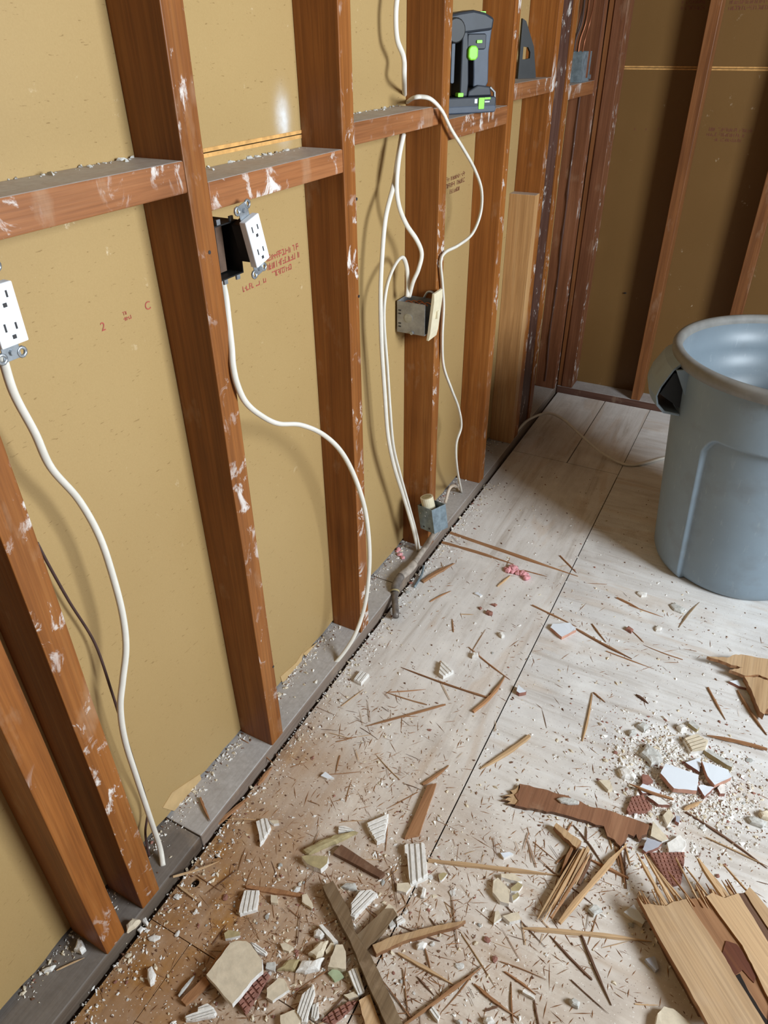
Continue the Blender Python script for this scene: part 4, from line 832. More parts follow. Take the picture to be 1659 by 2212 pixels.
# middle left
frag(TF, [(0.0649, -0.1525), (0.0747, -0.1401), (0.0829, -0.1373), (0.1005, -0.1499), (0.1046, -0.1815), (0.1029, -0.1907), (0.0901, -0.1751)], 0, 0.010, 'mortarw', 'mortarw', 'white ribbed shard with a curved edge next to the sole plate', 'tile fragment', ribs=(dirv([(0.0703, -0.154), (0.1045, -0.1871)]), 0.010))
frag(TF, [(0.0882, -0.139), (0.105, -0.1302), (0.1098, -0.135), (0.1015, -0.1416)], 0, 0.008, 'cream', 'mortarw', 'small beige chip touching the ribbed shard by the sole plate', 'tile fragment')
frag(TF, [(0.2658, -0.0552), (0.2964, -0.0145), (0.3051, -0.0362), (0.309, -0.0513), (0.3166, -0.0683), (0.3052, -0.0812), (0.29, -0.0725), (0.28, -0.0664)], 0, 0.012, 'mortarw', 'mortarw', 'white ribbed shard with five crosswise ridges above the brown plank', 'tile fragment', ribs=(dirv([(0.2651, -0.0541), (0.2958, -0.0133)]), 0.010))
frag(TF, [(0.2191, -0.0853), (0.231, -0.0777), (0.2521, -0.0767), (0.2256, -0.0962)], 0, 0.008, 'mortarw', 'mortarw', 'flat white chip behind the long olive mortar sliver', 'tile fragment', ribs=(dirv([(0.2205, -0.0874), (0.2528, -0.0777)]), 0.006))
chunk(MC, [(0.1839, -0.1594), (0.1935, -0.1448), (0.2032, -0.1302), (0.2228, -0.1046), (0.2549, -0.0766), (0.2589, -0.0788), (0.2374, -0.111), (0.2164, -0.1383), (0.1986, -0.1612), (0.1899, -0.1644)], 0, 0.013, 'olive', 'long tapering olive-grey mortar sliver left of the brown plank', 'mortar chunk')
frag(MC, [(0.1909, -0.1758), (0.1987, -0.1691), (0.237, -0.1518), (0.2424, -0.1648), (0.2375, -0.1802), (0.2233, -0.1825), (0.2076, -0.1829)], 0, 0.015, 'olive', 'mortarw', 'olive-topped mortar chunk with a white front edge', 'mortar chunk')
frag('wood_offcut', [(0.2392, -0.1387), (0.2445, -0.1164), (0.3479, -0.1278), (0.3433, -0.1404)], 0, 0.010, 'sp_d', 'sp_d', 'short flat dark brown plank offcut in the near debris', 'wood offcut')
chunk(MC, [(0.2852, -0.187), (0.2896, -0.1772), (0.3071, -0.1681), (0.3156, -0.1785), (0.3015, -0.1847)], 0, 0.010, 'mortarg', 'speckled grey mortar lump by the upper end of the weathered lath', 'mortar chunk')
frag(TF, [(0.3195, -0.2091), (0.323, -0.1783), (0.3393, -0.1674), (0.3535, -0.1685), (0.3469, -0.1901), (0.3372, -0.2249), (0.3289, -0.2253)], 0, 0.012, 'mortarw', 'mortarw', 'white ribbed shard against the upper part of the weathered lath', 'tile fragment', ribs=(dirv([(0.3301, -0.2212), (0.3466, -0.1673)]), 0.008))
frag(TF, [(0.131, -0.2767), (0.1551, -0.2641), (0.1724, -0.2948), (0.1507, -0.3166), (0.1459, -0.3156)], 0, 0.011, 'mortarw', 'mortarw', 'white ribbed tile shard lying on the amber floor patch', 'tile fragment', ribs=(dirv([(0.138, -0.2737), (0.1559, -0.3098)]), 0.010))
frag(TF, [(0.179, -0.2608), (0.1902, -0.2562), (0.1992, -0.2672), (0.1871, -0.2723)], 0, 0.008, 'cream', 'cream', 'small square beige chip right of the ribbed shard on the amber patch', 'tile fragment')
frag(TF, [(0.23, -0.2342), (0.2363, -0.228), (0.2554, -0.2378), (0.2602, -0.2472), (0.2371, -0.245)], 0, 0.008, 'cream', 'cream', 'beige five-sided chip left of the weathered lath', 'tile fragment')
frag(TF, [(0.376, -0.134), (0.3949, -0.1229), (0.4032, -0.1273), (0.3998, -0.1426), (0.382, -0.1458)], 0, 0.009, 'cream', 'mortarw', 'beige chip below the upright three-ridged white shard', 'tile fragment')
frag(TF, [(0.3539, -0.0614), (0.3584, -0.055), (0.3848, -0.0385), (0.3894, -0.0402), (0.4231, -0.0964), (0.4103, -0.1131), (0.4006, -0.1256), (0.3958, -0.1207), (0.3685, -0.0754), (0.3624, -0.0759)], 0, 0.013, 'mortarw', 'mortarw', 'upright white shard with three long ridges', 'tile fragment', ribs=(dirv([(0.3709, -0.0464), (0.4068, -0.1106)]), 0.0125), ribh=0.005)
frag('wood_strip', [(0.338, 0.0848), (0.3527, 0.0975), (0.3712, -0.0257), (0.3481, -0.0454)], 0, 0.007, 'sp_o', 'sp_o', 'brown wood strip above the upright three-ridged shard', 'wood strip')
# middle
frag(TF, [(0.5343, -0.0472), (0.5401, -0.0379), (0.5684, -0.0492), (0.5751, -0.0746), (0.5595, -0.078), (0.5411, -0.0684)], 0, 0.011, 'cream', 'mortarw', 'largest of the beige broken tile chips left of the splintered wood', 'tile fragment')
frag(TF, [(0.5423, -0.0279), (0.5648, -0.0162), (0.5819, -0.0224), (0.5758, -0.0281), (0.5458, -0.0342)], 0, 0.011, 'cream', 'mortarw', 'narrow beige chip along the top of the broken chips', 'tile fragment')
frag(TF, [(0.5676, -0.0442), (0.5761, -0.0268), (0.5864, -0.0282), (0.5831, -0.0417), (0.5706, -0.0488)], 0, 0.008, 'olive', 'mortarw', 'shaded olive chip between two beige broken chips', 'tile fragment')
frag(TF, [(0.5746, -0.0564), (0.582, -0.0452), (0.587, -0.0499), (0.5797, -0.0646)], 0, 0.008, 'olive', 'mortarw', 'smallest olive chip with white edge beside the broken beige chips', 'tile fragment')
frag(TF, [(0.5715, -0.1004), (0.5938, -0.0802), (0.6028, -0.0905), (0.5868, -0.1045)], 0, 0.011, 'cream', 'mortarw', 'oblong beige chip in front of the broken beige chips', 'tile fragment')
frag(TF, [(0.5624, -0.1185), (0.5574, -0.0992), (0.5606, -0.0929), (0.5718, -0.1033)], 0, 0.009, 'cream', 'mortarw', 'triangular beige chip touching the oblong beige chip', 'tile fragment')
frag(TF, [(0.5267, 0.0123), (0.542, 0.023), (0.5507, 0.0221), (0.5364, 0.0054)], 0, 0.007, 'tile', 'mortarw', 'small lone white chip left of the brown veneer strip', 'tile fragment')
chunk(MC, [(0.4248, -0.1357), (0.4212, -0.1155), (0.4279, -0.117), (0.4324, -0.1342)], 0, 0.009, 'mortarw', 'upright white chip right of the three-ridged shard', 'mortar chunk')
frag(TF, [(0.4453, -0.0918), (0.4378, -0.083), (0.4448, -0.0743), (0.4526, -0.0728), (0.4482, -0.0902)], 0, 0.008, 'olive', 'mortarw', 'brownish chip with a white side below the long pale splinter', 'tile fragment')
frag(TF, [(0.3744, -0.1994), (0.3802, -0.174), (0.3931, -0.1756), (0.4016, -0.1829), (0.3885, -0.199)], 0, 0.009, 'cream', 'cream', 'beige chip with wood stuck on it right of the weathered lath', 'tile fragment')
frag(TF, [(0.4044, -0.193), (0.4081, -0.1818), (0.4196, -0.185), (0.4108, -0.201)], 0, 0.009, 'mortarw', 'mortarw', 'white ribbed chip right of the crossing wood strips', 'tile fragment', ribs=(dirv([(0.4055, -0.1952), (0.413, -0.1821)]), 0.006))
frag(TF, [(0.3892, -0.2003), (0.3957, -0.1946), (0.4079, -0.2009), (0.4015, -0.2103)], 0, 0.008, 'mortarg', 'mortarw', 'grey chip below the beige chip by the crossing strips', 'tile fragment')
# single tiles on open floor
frag(TF, [(0.4262, 0.6682), (0.4278, 0.6843), (0.4683, 0.7103), (0.4909, 0.6914), (0.4646, 0.6455)], 0, 0.010, 'tile', 'claypink', 'lone five-sided white glazed tile piece on the open floor', 'tile fragment')
frag(TF, [(0.2299, 0.3807), (0.2172, 0.4233), (0.2302, 0.4232), (0.2603, 0.4052), (0.2446, 0.3761)], 0, 0.012, 'mortarw', 'mortarw', 'triangular white ribbed shard on the open floor left of the seam', 'tile fragment', ribs=(dirv([(0.2208, 0.4228), (0.2586, 0.402)]), 0.010))
frag(TF, [(0.0523, 0.2671), (0.0518, 0.3032), (0.0771, 0.3017), (0.0746, 0.2645)], 0, 0.010, 'mortarw', 'mortarw', 'small white ribbed shard near the sole plate hole', 'tile fragment', ribs=(dirv([(0.0523, 0.2671), (0.0537, 0.3028)]), 0.010))
frag(TF, [(0.4205, 0.4132), (0.4175, 0.4346), (0.4423, 0.4224), (0.4287, 0.4104)], 0, 0.012, 'tile', 'clay', 'white chip with red side standing on the floor seam', 'tile fragment')
chunk(MC, [(0.2817, 0.4726), (0.276, 0.4906), (0.2909, 0.4936), (0.2976, 0.4808)], 0, 0.012, 'mortarw', 'white cube-shaped crumb touching a thin splinter tip', 'mortar chunk')
chunk(MC, [(0.6011, 0.9224), (0.6051, 0.9349), (0.6275, 0.936), (0.629, 0.9197), (0.6161, 0.912)], 0, 0.008, 'mortarw', 'white plaster lump on the floor left of the trash can foot', 'mortar chunk')
chunk(MC, [(0.6919, 0.913), (0.7018, 0.9291), (0.7319, 0.9145), (0.7276, 0.8924), (0.7071, 0.8963)], 0, 0.008, 'mortarg', 'crumbly grey-white mortar lump in front of the trash can', 'mortar chunk')
chunk(MC, [(0.6736, 0.798), (0.6784, 0.8132), (0.6915, 0.8072), (0.6898, 0.7912), (0.6782, 0.7893)], 0, 0.008, 'mortarw', 'small white crumb in front of the trash can beside a wood sliver', 'mortar chunk')
chunk('clay_chunk', [(0.6051, 0.7578), (0.6098, 0.7719), (0.6249, 0.7655), (0.6217, 0.7513)], 0, 0.010, 'clay', 'small red clay crumb in front of the trash can', 'clay chunk')
chunk('clay_chunk', [(0.2516, 0.6478), (0.2511, 0.6612), (0.2689, 0.6591), (0.2714, 0.6502), (0.2634, 0.6452)], 0, 0.010, 'clay', 'largest red clay crumb in front of the pink insulation', 'clay chunk')
chunk('clay_chunk', [(0.2507, 0.6893), (0.2591, 0.6986), (0.2677, 0.6966), (0.2651, 0.6868)], 0, 0.006, 'clay', 'red clay crumb nearest the pink insulation', 'clay chunk')
chunk('clay_chunk', [(0.2249, 0.6611), (0.2285, 0.6679), (0.2358, 0.6653), (0.2333, 0.6556)], 0, 0.006, 'clay', 'leftmost red clay crumb in front of the pink insulation', 'clay chunk')
frag(TF, [(0.1922, 0.7115), (0.1998, 0.7206), (0.217, 0.7139), (0.212, 0.7062)], 0, 0.005, 'tile', 'mortarw', 'small white flake left of the pink insulation', 'tile fragment')
chunk(MC, [(0.3109, 0.587), (0.3182, 0.5953), (0.3292, 0.5852), (0.3235, 0.5769)], 0, 0.010, 'mortarw', 'white upright crumb left of the lone white tile piece', 'mortar chunk')
frag(TF, [(0.1239, -0.0004), (0.1279, 0.0122), (0.1531, 0.0082), (0.14, -0.0002)], 0, 0.006, 'tile', 'mortarw', 'small triangular white chip on the floor right of the third stud foot', 'tile fragment')
# right-hand heap of tiles
frag(TF, [(0.7675, 0.3274), (0.7728, 0.3574), (0.8407, 0.3607), (0.843, 0.3188), (0.7993, 0.3022)], 0.010, 0.022, 'tile', 'claypink', 'largest white glazed tile piece in the right heap', 'tile fragment')
frag(TF, [(0.8408, 0.4024), (0.8945, 0.4044), (0.9029, 0.3883), (0.8735, 0.3513), (0.8568, 0.3675)], 0.008, 0.020, 'tile', 'claypink', 'white glazed tile piece with a curved left edge in the right heap', 'tile fragment')
frag(TF, [(0.8111, 0.3889), (0.8389, 0.4165), (0.8418, 0.3773)], 0, 0.012, 'tile', 'clay', 'half-hidden white tile piece behind the two largest white pieces', 'tile fragment')
frag(TF, [(0.844, 0.3393), (0.8483, 0.3462), (0.8746, 0.3522), (0.8596, 0.3202)], 0, 0.012, 'tile', 'clay', 'white triangular tile chip just below the two largest white pieces', 'tile fragment')
frag(TF, [(0.8803, 0.3552), (0.8864, 0.3706), (0.8941, 0.3716), (0.8966, 0.3485), (0.8872, 0.3436)], 0, 0.010, 'mortarw', 'clay', 'small white upright chip below the curved-edge white tile', 'tile fragment')
frag(TF, [(0.7691, 0.1443), (0.7721, 0.1738), (0.8008, 0.1767), (0.7956, 0.1634), (0.7761, 0.1414)], 0, 0.010, 'tilegrey', 'clay', 'bluish-white tile piece at the end of the brown veneer strip', 'tile fragment')
frag(TF, [(0.7773, 0.1806), (0.7753, 0.2154), (0.8104, 0.1897), (0.7994, 0.1786)], 0, 0.010, 'cream', 'mortarw', 'cream triangular tile back above the bluish-white piece', 'tile fragment')
frag(TF, [(0.8087, 0.1808), (0.8286, 0.21), (0.8435, 0.1963), (0.8371, 0.1758), (0.8149, 0.1629)], 0, 0.010, 'mortarw', 'mortarw', 'white five-sided mortar piece right of the bluish-white piece', 'tile fragment')
frag(TF, [(0.782, 0.1466), (0.8424, 0.1786), (0.845, 0.1542), (0.8462, 0.1126), (0.8285, 0.0962)], 0, 0.008, 'clay', 'clay', 'large red-brown gridded tile back beside the splintered plywood', 'tile fragment', ribs=(dirv([(0.7878, 0.1475), (0.8422, 0.1771)]), 0.008), cross=0.008, ribh=0.0015)
frag(TF, [(0.7231, 0.2169), (0.7268, 0.2542), (0.7451, 0.2667), (0.769, 0.2494), (0.7607, 0.2335), (0.7286, 0.2125)], 0, 0.010, 'clay', 'clay', 'red-brown gridded tile back in the left of the right heap', 'tile fragment', ribs=(dirv([(0.7257, 0.2153), (0.7679, 0.243)]), 0.008), cross=0.009, ribh=0.0015)
frag(TF, [(0.7341, 0.315), (0.7462, 0.3197), (0.7587, 0.309), (0.7396, 0.2928)], 0, 0.012, 'clay', 'clay', 'small red clay tile chip left of the largest white tile', 'tile fragment')
chunk(MC, [(0.7201, 0.3698), (0.7269, 0.4041), (0.7583, 0.393), (0.7691, 0.3719), (0.7467, 0.3505)], 0, 0.016, 'mortarg', 'rough pale mortar lump at the upper left of the right heap', 'mortar chunk')
frag(TF, [(0.7334, 0.2788), (0.7397, 0.2944), (0.7767, 0.2952), (0.7761, 0.2858), (0.7443, 0.2708)], 0, 0.010, 'tile', 'clay', 'white chip under an orange splinter in the right heap', 'tile fragment')
frag(TF, [(0.754, 0.2683), (0.7724, 0.2809), (0.7995, 0.2682), (0.7786, 0.2588)], 0, 0.010, 'mortarw', 'clay', 'white chip right of the gridded tile back in the right heap', 'tile fragment')
frag(TF, [(0.7986, 0.45), (0.8225, 0.4782), (0.8476, 0.4702), (0.8442, 0.4409), (0.8181, 0.424)], 0, 0.016, 'cream', 'mortarw', 'cream ribbed tile shard at the top of the right heap', 'tile fragment', ribs=(dirv([(0.8004, 0.4545), (0.828, 0.4829)]), 0.009), ribh=0.005)
frag(TF, [(0.8426, 0.4385), (0.8511, 0.4463), (0.904, 0.4305), (0.9017, 0.4196), (0.8913, 0.4207)], 0, 0.014, 'mortarg', 'olive', 'long grey strip with olive side at the top of the right heap', 'tile fragment')
chunk(MC, [(0.6861, 0.3077), (0.6994, 0.3243), (0.7243, 0.3083), (0.7218, 0.2976), (0.697, 0.291)], 0, 0.014, 'mortarw', 'rounded white mortar lump at the left end of the right heap', 'mortar chunk')
chunk(MC, [(0.6846, 0.4192), (0.697, 0.4329), (0.7027, 0.4233), (0.6889, 0.4108)], 0, 0.012, 'mortarg', 'outlying pale blue-grey crumb at the upper left of the right heap', 'mortar chunk')
chunk(MC, [(0.6969, 0.4455), (0.7062, 0.4632), (0.7223, 0.4587), (0.7151, 0.4369)], 0, 0.012, 'mortarg', 'grey lump at the top left edge of the right heap', 'mortar chunk')
chunk(MC, [(0.7778, 0.4838), (0.7857, 0.497), (0.8021, 0.4873), (0.7893, 0.4735)], 0, 0.014, 'mortarw', 'bright white lump at the top edge of the right heap', 'mortar chunk')
frag(TF, [(0.8004, 0.5046), (0.8084, 0.518), (0.8253, 0.503), (0.8217, 0.4939)], 0, 0.010, 'mortarg', 'olive', 'grey strip beside the bright white lump at the top of the heap', 'tile fragment')
frag(TF, [(0.6556, 0.2601), (0.6759, 0.2707), (0.6868, 0.2546), (0.6796, 0.2448)], 0, 0.010, 'cream', 'cream', 'cream triangular chip above the brown veneer strip', 'tile fragment')
chunk(MC, [(0.9419, 0.312), (0.9516, 0.3227), (0.979, 0.32), (0.9719, 0.3051), (0.9489, 0.3043)], 0, 0.012, 'mortarg', 'blue-grey stone at the right edge below the white tiles', 'mortar chunk')
chunk(MC, [(0.9618, 0.3351), (0.9765, 0.3486), (0.9843, 0.3297), (0.9678, 0.3254)], 0, 0.014, 'cream', 'pinkish-beige lump at the right edge beside the blue-grey stone', 'mortar chunk')
frag(TF, [(0.8137, 0.2496), (0.8222, 0.2512), (0.8227, 0.2345), (0.8158, 0.2365)], 0, 0.010, 'tilegrey', 'clay', 'tiny bluish tile chip above the cream triangle', 'tile fragment')
frag(TF, [(0.7912, 0.2379), (0.7988, 0.2591), (0.8121, 0.2459), (0.8033, 0.2188)], 0, 0.010, 'cream', 'mortarw', 'tan and white broken chip in the middle of the right heap', 'tile fragment')
# around the splintered plywood
frag(TF, [(0.8691, 0.6846), (0.8949, 0.7059), (0.9086, 0.7077), (0.9165, 0.6818), (0.8909, 0.6789)], 0, 0.008, 'tile', 'clay', 'white tile piece half under the splintered board at the right edge', 'tile fragment')
frag(TF, [(0.7627, 0.0063), (0.7757, 0.0283), (0.8002, 0.0087), (0.7977, 0.0006), (0.7813, 0.0011)], 0, 0.012, 'tile', 'cream', 'white tile corner tucked under the left of the splintered plywood', 'tile fragment')
chunk(MC, [(0.7032, -0.0166), (0.7071, -0.0028), (0.717, 0.0), (0.7289, -0.0055), (0.7163, -0.0225)], 0, 0.012, 'mortarg', 'crumbly white mortar lump left of the splintered plywood', 'mortar chunk')
frag(TF, [(0.8127, -0.0545), (0.826, -0.0424), (0.8359, -0.06), (0.8321, -0.0651)], 0, 0.010, 'tilegrey', 'tilegrey', 'grey tile sliver in the shadow of the splintered plywood', 'tile fragment')
frag(TF, [(0.8459, -0.1308), (0.8533, -0.1157), (0.8673, -0.1122), (0.8973, -0.121), (0.8947, -0.1273), (0.8454, -0.1531)], 0, 0.014, 'cream', 'mortarw', 'cream mortar slab at the bottom edge left of the splintered plywood', 'tile fragment')
frag(TF, [(0.6427, -0.1993), (0.6439, -0.1938), (0.6638, -0.1961), (0.6632, -0.2003)], 0, 0.008, 'mortarw', 'mortarw', 'small white brick-shaped chip at a splinter end on the near floor', 'tile fragment')
chunk(MC, [(0.6002, -0.269), (0.6006, -0.2623), (0.6104, -0.2563), (0.6183, -0.2614), (0.6081, -0.2713)], 0, 0.012, 'mortarw', 'white ribbed lump at the bottom edge of the near floor', 'mortar chunk')
frag(TF, [(0.5165, -0.2952), (0.5208, -0.2872), (0.5364, -0.2942), (0.5365, -0.3034), (0.524, -0.2988)], 0, 0.010, 'mortarw', 'mortarw', 'white ribbed chip among splinters right of the weathered lath', 'tile fragment', ribs=(dirv([(0.5181, -0.2905), (0.5368, -0.2996)]), 0.006))
chunk(MC, [(0.7143, -0.1754), (0.7201, -0.1684), (0.7322, -0.1699), (0.731, -0.18), (0.7195, -0.1803)], 0, 0.012, 'mortarg', 'grey-white lump on bare floor left of the splintered plywood shadow', 'mortar chunk')
chunk(MC, [(0.5608, -0.2888), (0.5649, -0.2839), (0.5723, -0.2846), (0.5696, -0.2902)], 0, 0.010, 'mortarg', 'blue-grey pebble at the bottom edge of the near floor', 'mortar chunk')
chunk(MC, [(0.4538, -0.2144), (0.4622, -0.2034), (0.4707, -0.2023), (0.4695, -0.2142), (0.4587, -0.2198)], 0, 0.010, 'mortarw', 'yellowish white lump below the pale pointed strip', 'mortar chunk')
# plate-side lumps
chunk(MC, [(-0.0519, -0.5054), (-0.0602, -0.4891), (-0.0524, -0.4875), (-0.0353, -0.4944), (-0.0366, -0.5035)], 0.030, 0.044, 'mortarw', 'white mortar lump sitting on the plate by the nearest stud', 'mortar chunk')
chunk(MC, [(-0.0781, -0.5525), (-0.0735, -0.5455), (-0.0629, -0.5353), (-0.0614, -0.5449), (-0.0708, -0.5533)], 0.030, 0.038, 'mortarw', 'white dust lump on the nearest plate against the panel', 'mortar chunk')
chunk(MC, [(-0.0033, -0.4349), (-0.0009, -0.4196), (0.0133, -0.4148), (0.0121, -0.4282), (0.0062, -0.4413)], 0.030, 0.044, 'cream', 'tan lump on the plate between the two nearest studs', 'mortar chunk')

# ---------------------------------------------------------------- brown veneer strip, pebble on it, broken splints
o = frag('veneer_strip', [(0.5084, 0.1744), (0.5561, 0.1849), (0.6086, 0.1935), (0.6536, 0.1895), (0.7033, 0.2005), (0.772, 0.2042), (0.7718, 0.1814), (0.7643, 0.1734), (0.76, 0.1614), (0.7534, 0.1718), (0.7493, 0.1641), (0.739, 0.1644), (0.7361, 0.1462), (0.7304, 0.131), (0.7173, 0.1392), (0.7033, 0.1402), (0.6919, 0.1591), (0.6767, 0.1546), (0.6533, 0.1539), (0.603, 0.1447), (0.5625, 0.1331), (0.5261, 0.1226), (0.5167, 0.1207), (0.5194, 0.1349), (0.5084, 0.1445), (0.5123, 0.1591)], 0.002, 0.010, 'veneer', 'sp_d', 'torn brown plywood veneer strip in front of the right heap', 'veneer strip', rough=0.0016)
for i, (a, b) in enumerate((((235, 260), (165, 300)), ((225, 300), (120, 310)), ((230, 340), (95, 335)), ((215, 370), (110, 360)), ((235, 390), (150, 378)))):
    pass
frag('frayed_veneer', [(0.509, 0.1731), (0.5044, 0.1565), (0.4973, 0.1512), (0.505, 0.1474), (0.49, 0.1319), (0.5061, 0.1371), (0.4885, 0.1219), (0.5073, 0.1264), (0.5023, 0.119), (0.525, 0.1265)], 0.001, 0.008, 'sp_p', 'sp_d', 'frayed pale splinter end at the left of the brown veneer strip', 'wood flake', rough=0.002)
chunk(MC, [(0.5903, 0.1718), (0.5986, 0.1815), (0.6188, 0.1881), (0.6346, 0.1881), (0.6352, 0.1814), (0.6206, 0.1729), (0.6001, 0.1677)], 0.0102, 0.018, 'mortarg', 'flat oval grey stone resting on the brown veneer strip', 'mortar chunk')
frag('wood_flake', [(0.6027, 0.1089), (0.6046, 0.1185), (0.6606, 0.1028), (0.6551, 0.085), (0.6464, 0.0872)], 0.004, 0.016, 'sp_p', 'sp_o', 'raised pale orange wood flake below the brown veneer strip', 'wood flake', rough=0.0015)
def bundle(name, a, b, width, n, mats, label, z0, seed):
    r3 = random.Random(seed); a, b = Vector((a[0], a[1], 0)), Vector((b[0], b[1], 0)); d = (b-a); L = d.length; d.normalize(); nn = Vector((-d.y, d.x, 0)); t = thing(name, label, 'wood flake', (a+b)/2)
    c = (a+b)/2
    for k in range(n):
        w = width/n*r3.uniform(1.0, 1.9); off = (k/(n-1)-0.5)*width; ln = L*r3.uniform(0.72, 1.05); mb = sliver_mesh(ln, w*1.3, r3.uniform(0.003, 0.007), r3, 0.012, 0.2); o = mb.build('strand', M[r3.choice(mats)]); o.parent = t
        m_ = nn*off+d*r3.uniform(-0.06, 0.06)*L+Vector((0, 0, z0+r3.uniform(0, 0.005))); rz = math.atan2(d.y, d.x)-math.pi/2+r3.uniform(-0.05, 0.05)
        o.location = m_; o.rotation_euler = (0, 0, rz)
    return t
bundle('wood_flake', (0.6564, 0.0168), (0.6654, 0.0998), 0.042, 9, ('sp_w', 'sp_p', 'sp_o', 'sp_d'), 'splintered plywood flake left of the long pale stick', 0.001, 3)
bundle('wood_flake', (0.6421, -0.0673), (0.6696, 0.0945), 0.020, 6, ('sp_o', 'sp_p', 'sp_p'), 'narrow orange flake on top of the splintered plywood flake', 0.008, 5)
for i_, (a_, b_) in enumerate([[(0.6322, 0.1458), (0.6281, 0.1094)], [(0.6599, 0.1487), (0.6679, 0.1135)], [(0.7042, 0.149), (0.7172, 0.1227)], [(0.7173, 0.1419), (0.7367, 0.0957)], [(0.724, 0.1427), (0.7515, 0.0879)], [(0.7331, 0.1529), (0.7565, 0.106)], [(0.639, 0.0712), (0.6283, 0.0444)], [(0.6469, 0.0594), (0.6376, 0.0362)]]):
    splinter(a_, b_, 0.004, ('sp_o', 'sp_d', 'sp_p')[i_ % 3], ('thin splinter hanging from the left lower edge of the veneer strip', 'thin upright splinter below the middle of the veneer strip', 'short splinter at the torn notch of the veneer strip', 'first of three long splinters below the veneer notch', 'second of three long splinters below the veneer notch', 'third of three long splinters below the veneer notch', 'upper fringe splinter left of the splintered plywood flake', 'lower fringe splinter left of the splintered plywood flake')[i_])
def seg(t, z, s): return s
S = splinter
def sp(ab, w, mat, label, **k): return splinter(ab[0], ab[1], w, mat, label, **k)
sp([(0.7401, 0.1445), (0.6654, -0.0641)], 0.014, 'sp_p', 'long pale freshly split stick left of the splintered plywood', z0=0.006, h=0.007)
sp([(0.4081, -0.0642), (0.649, 0.0271)], 0.010, 'sp_p', 'long pale splinter right of the upright three-ridged shard')
sp([(0.6103, -0.0997), (0.8181, -0.0166)], 0.012, 'sp_p', 'long pale splinter pointing at the left side of the splintered plywood')
sp([(0.678, 0.083), (0.7576, 0.0785)], 0.008, 'sp_o', 'orange splinter bundle right of the raised pale flake')
sp([(0.6359, 0.1389), (0.715, 0.0777)], 0.005, 'sp_d', 'dark thin splinter crossing below the brown veneer strip')
sp([(0.7251, 0.1328), (0.7569, 0.0571)], 0.006, 'sp_o', 'upright brown splinter below the torn end of the veneer strip')
sp([(0.7401, 0.1352), (0.7588, 0.0581)], 0.004, 'sp_d', 'thin dark splinter beside the upright brown splinter')
sp([(0.7033, -0.0589), (0.7786, -0.1481)], 0.006, 'sp_d', 'long dark bent splinter on the near floor left of the plywood')
sp([(0.6561, -0.0891), (0.7402, -0.1226)], 0.003, 'sp_d', 'thin dark splinter parallel to the long dark bent one')
sp([(0.6058, -0.1815), (0.6641, -0.1902)], 0.006, 'sp_o', 'straight brown splinter ending at the brick-shaped white chip')
sp([(0.5671, -0.2231), (0.6497, -0.2369)], 0.007, 'sp_o', 'straight brown splinter at the middle of the bottom edge')
sp([(0.4873, -0.3356), (0.5715, -0.19)], 0.008, 'sp_o', 'long pinkish splinter rising right from the foot of the weathered lath', z0=0.003)
sp([(0.4323, -0.2397), (0.5381, -0.2402)], 0.009, 'sp_p', 'pale splinter ending under the long pinkish splinter')
sp([(0.6218, -0.1915), (0.6444, -0.2471)], 0.004, 'sp_o', 'upright brown splinter at the bottom middle')
sp([(0.6634, -0.1974), (0.6819, -0.2304)], 0.004, 'sp_d', 'dark upright splinter below the brick-shaped white chip')
sp([(0.5972, -0.2522), (0.6196, -0.2309)], 0.004, 'sp_d', 'short brown splinter above the white ribbed lump at the bottom edge')
sp([(0.4557, -0.1597), (0.4884, -0.1788)], 0.004, 'sp_d', 'dark splinter crossing the pale pointed strip')
sp([(0.4768, -0.2572), (0.5152, -0.27)], 0.004, 'sp_d', 'dark splinter in the tangle right of the weathered lath')
sp([(0.4701, -0.2103), (0.494, -0.2379)], 0.004, 'sp_o', 'upright orange splinter in the tangle right of the lath')
sp([(0.6571, -0.0885), (0.7408, -0.1252)], 0.005, 'sp_d', 'dark diagonal splinter below the tip of the long pale splinter')
# upper floor splinters
sp([(0.354, 0.7401), (0.4865, 0.7118)], 0.006, 'sp_o', 'brown splinter whose tip slides behind the lone white tile')
sp([(0.4878, 0.7024), (0.6434, 0.6586)], 0.008, 'sp_o', 'brown splinter running right from the lone white tile')
sp([(0.5787, 0.6569), (0.7, 0.6498)], 0.0035, 'sp_o', 'thin orange splinter below the one leaving the white tile')
sp([(0.5552, 0.8791), (0.6189, 0.8627)], 0.007, 'sp_o', 'split brown splinter in front of the trash can')
sp([(0.5936, 0.8637), (0.6864, 0.8572)], 0.0035, 'sp_o', 'thin orange tail of the split splinter in front of the trash can')
sp([(0.012, 0.9564), (0.4332, 0.9242)], 0.017, 'sp_o', 'long flat reddish wood sliver from the conduit across the floor', h=0.004)
sp([(0.0103, 0.8967), (0.2469, 0.8928)], 0.013, 'sp_o', 'flat reddish wood sliver ending at the pink insulation', h=0.004)
sp([(0.2805, 0.8789), (0.3535, 0.8822)], 0.004, 'sp_o', 'thin splinter emerging from the right of the pink insulation')
sp([(0.2584, 0.5082), (0.3925, 0.4498)], 0.005, 'sp_o', 'thin brown splinter touching the white cube-shaped crumb')
sp([(0.3494, 0.3134), (0.3776, 0.4572)], 0.011, 'sp_o', 'bent reddish-brown stick left of the floor seam', bend=0.05)
sp([(0.1342, 0.3634), (0.3681, 0.3708)], 0.006, 'sp_o', 'long brown splinter ending at the bent reddish stick')
sp([(0.134, 0.2738), (0.2435, 0.2844)], 0.004, 'sp_o', 'brown splinter forming a V left of the ribbed triangle')
sp([(0.14, 0.2744), (0.2206, 0.3269)], 0.0035, 'sp_o', 'thin splinter closing the V left of the ribbed triangle')
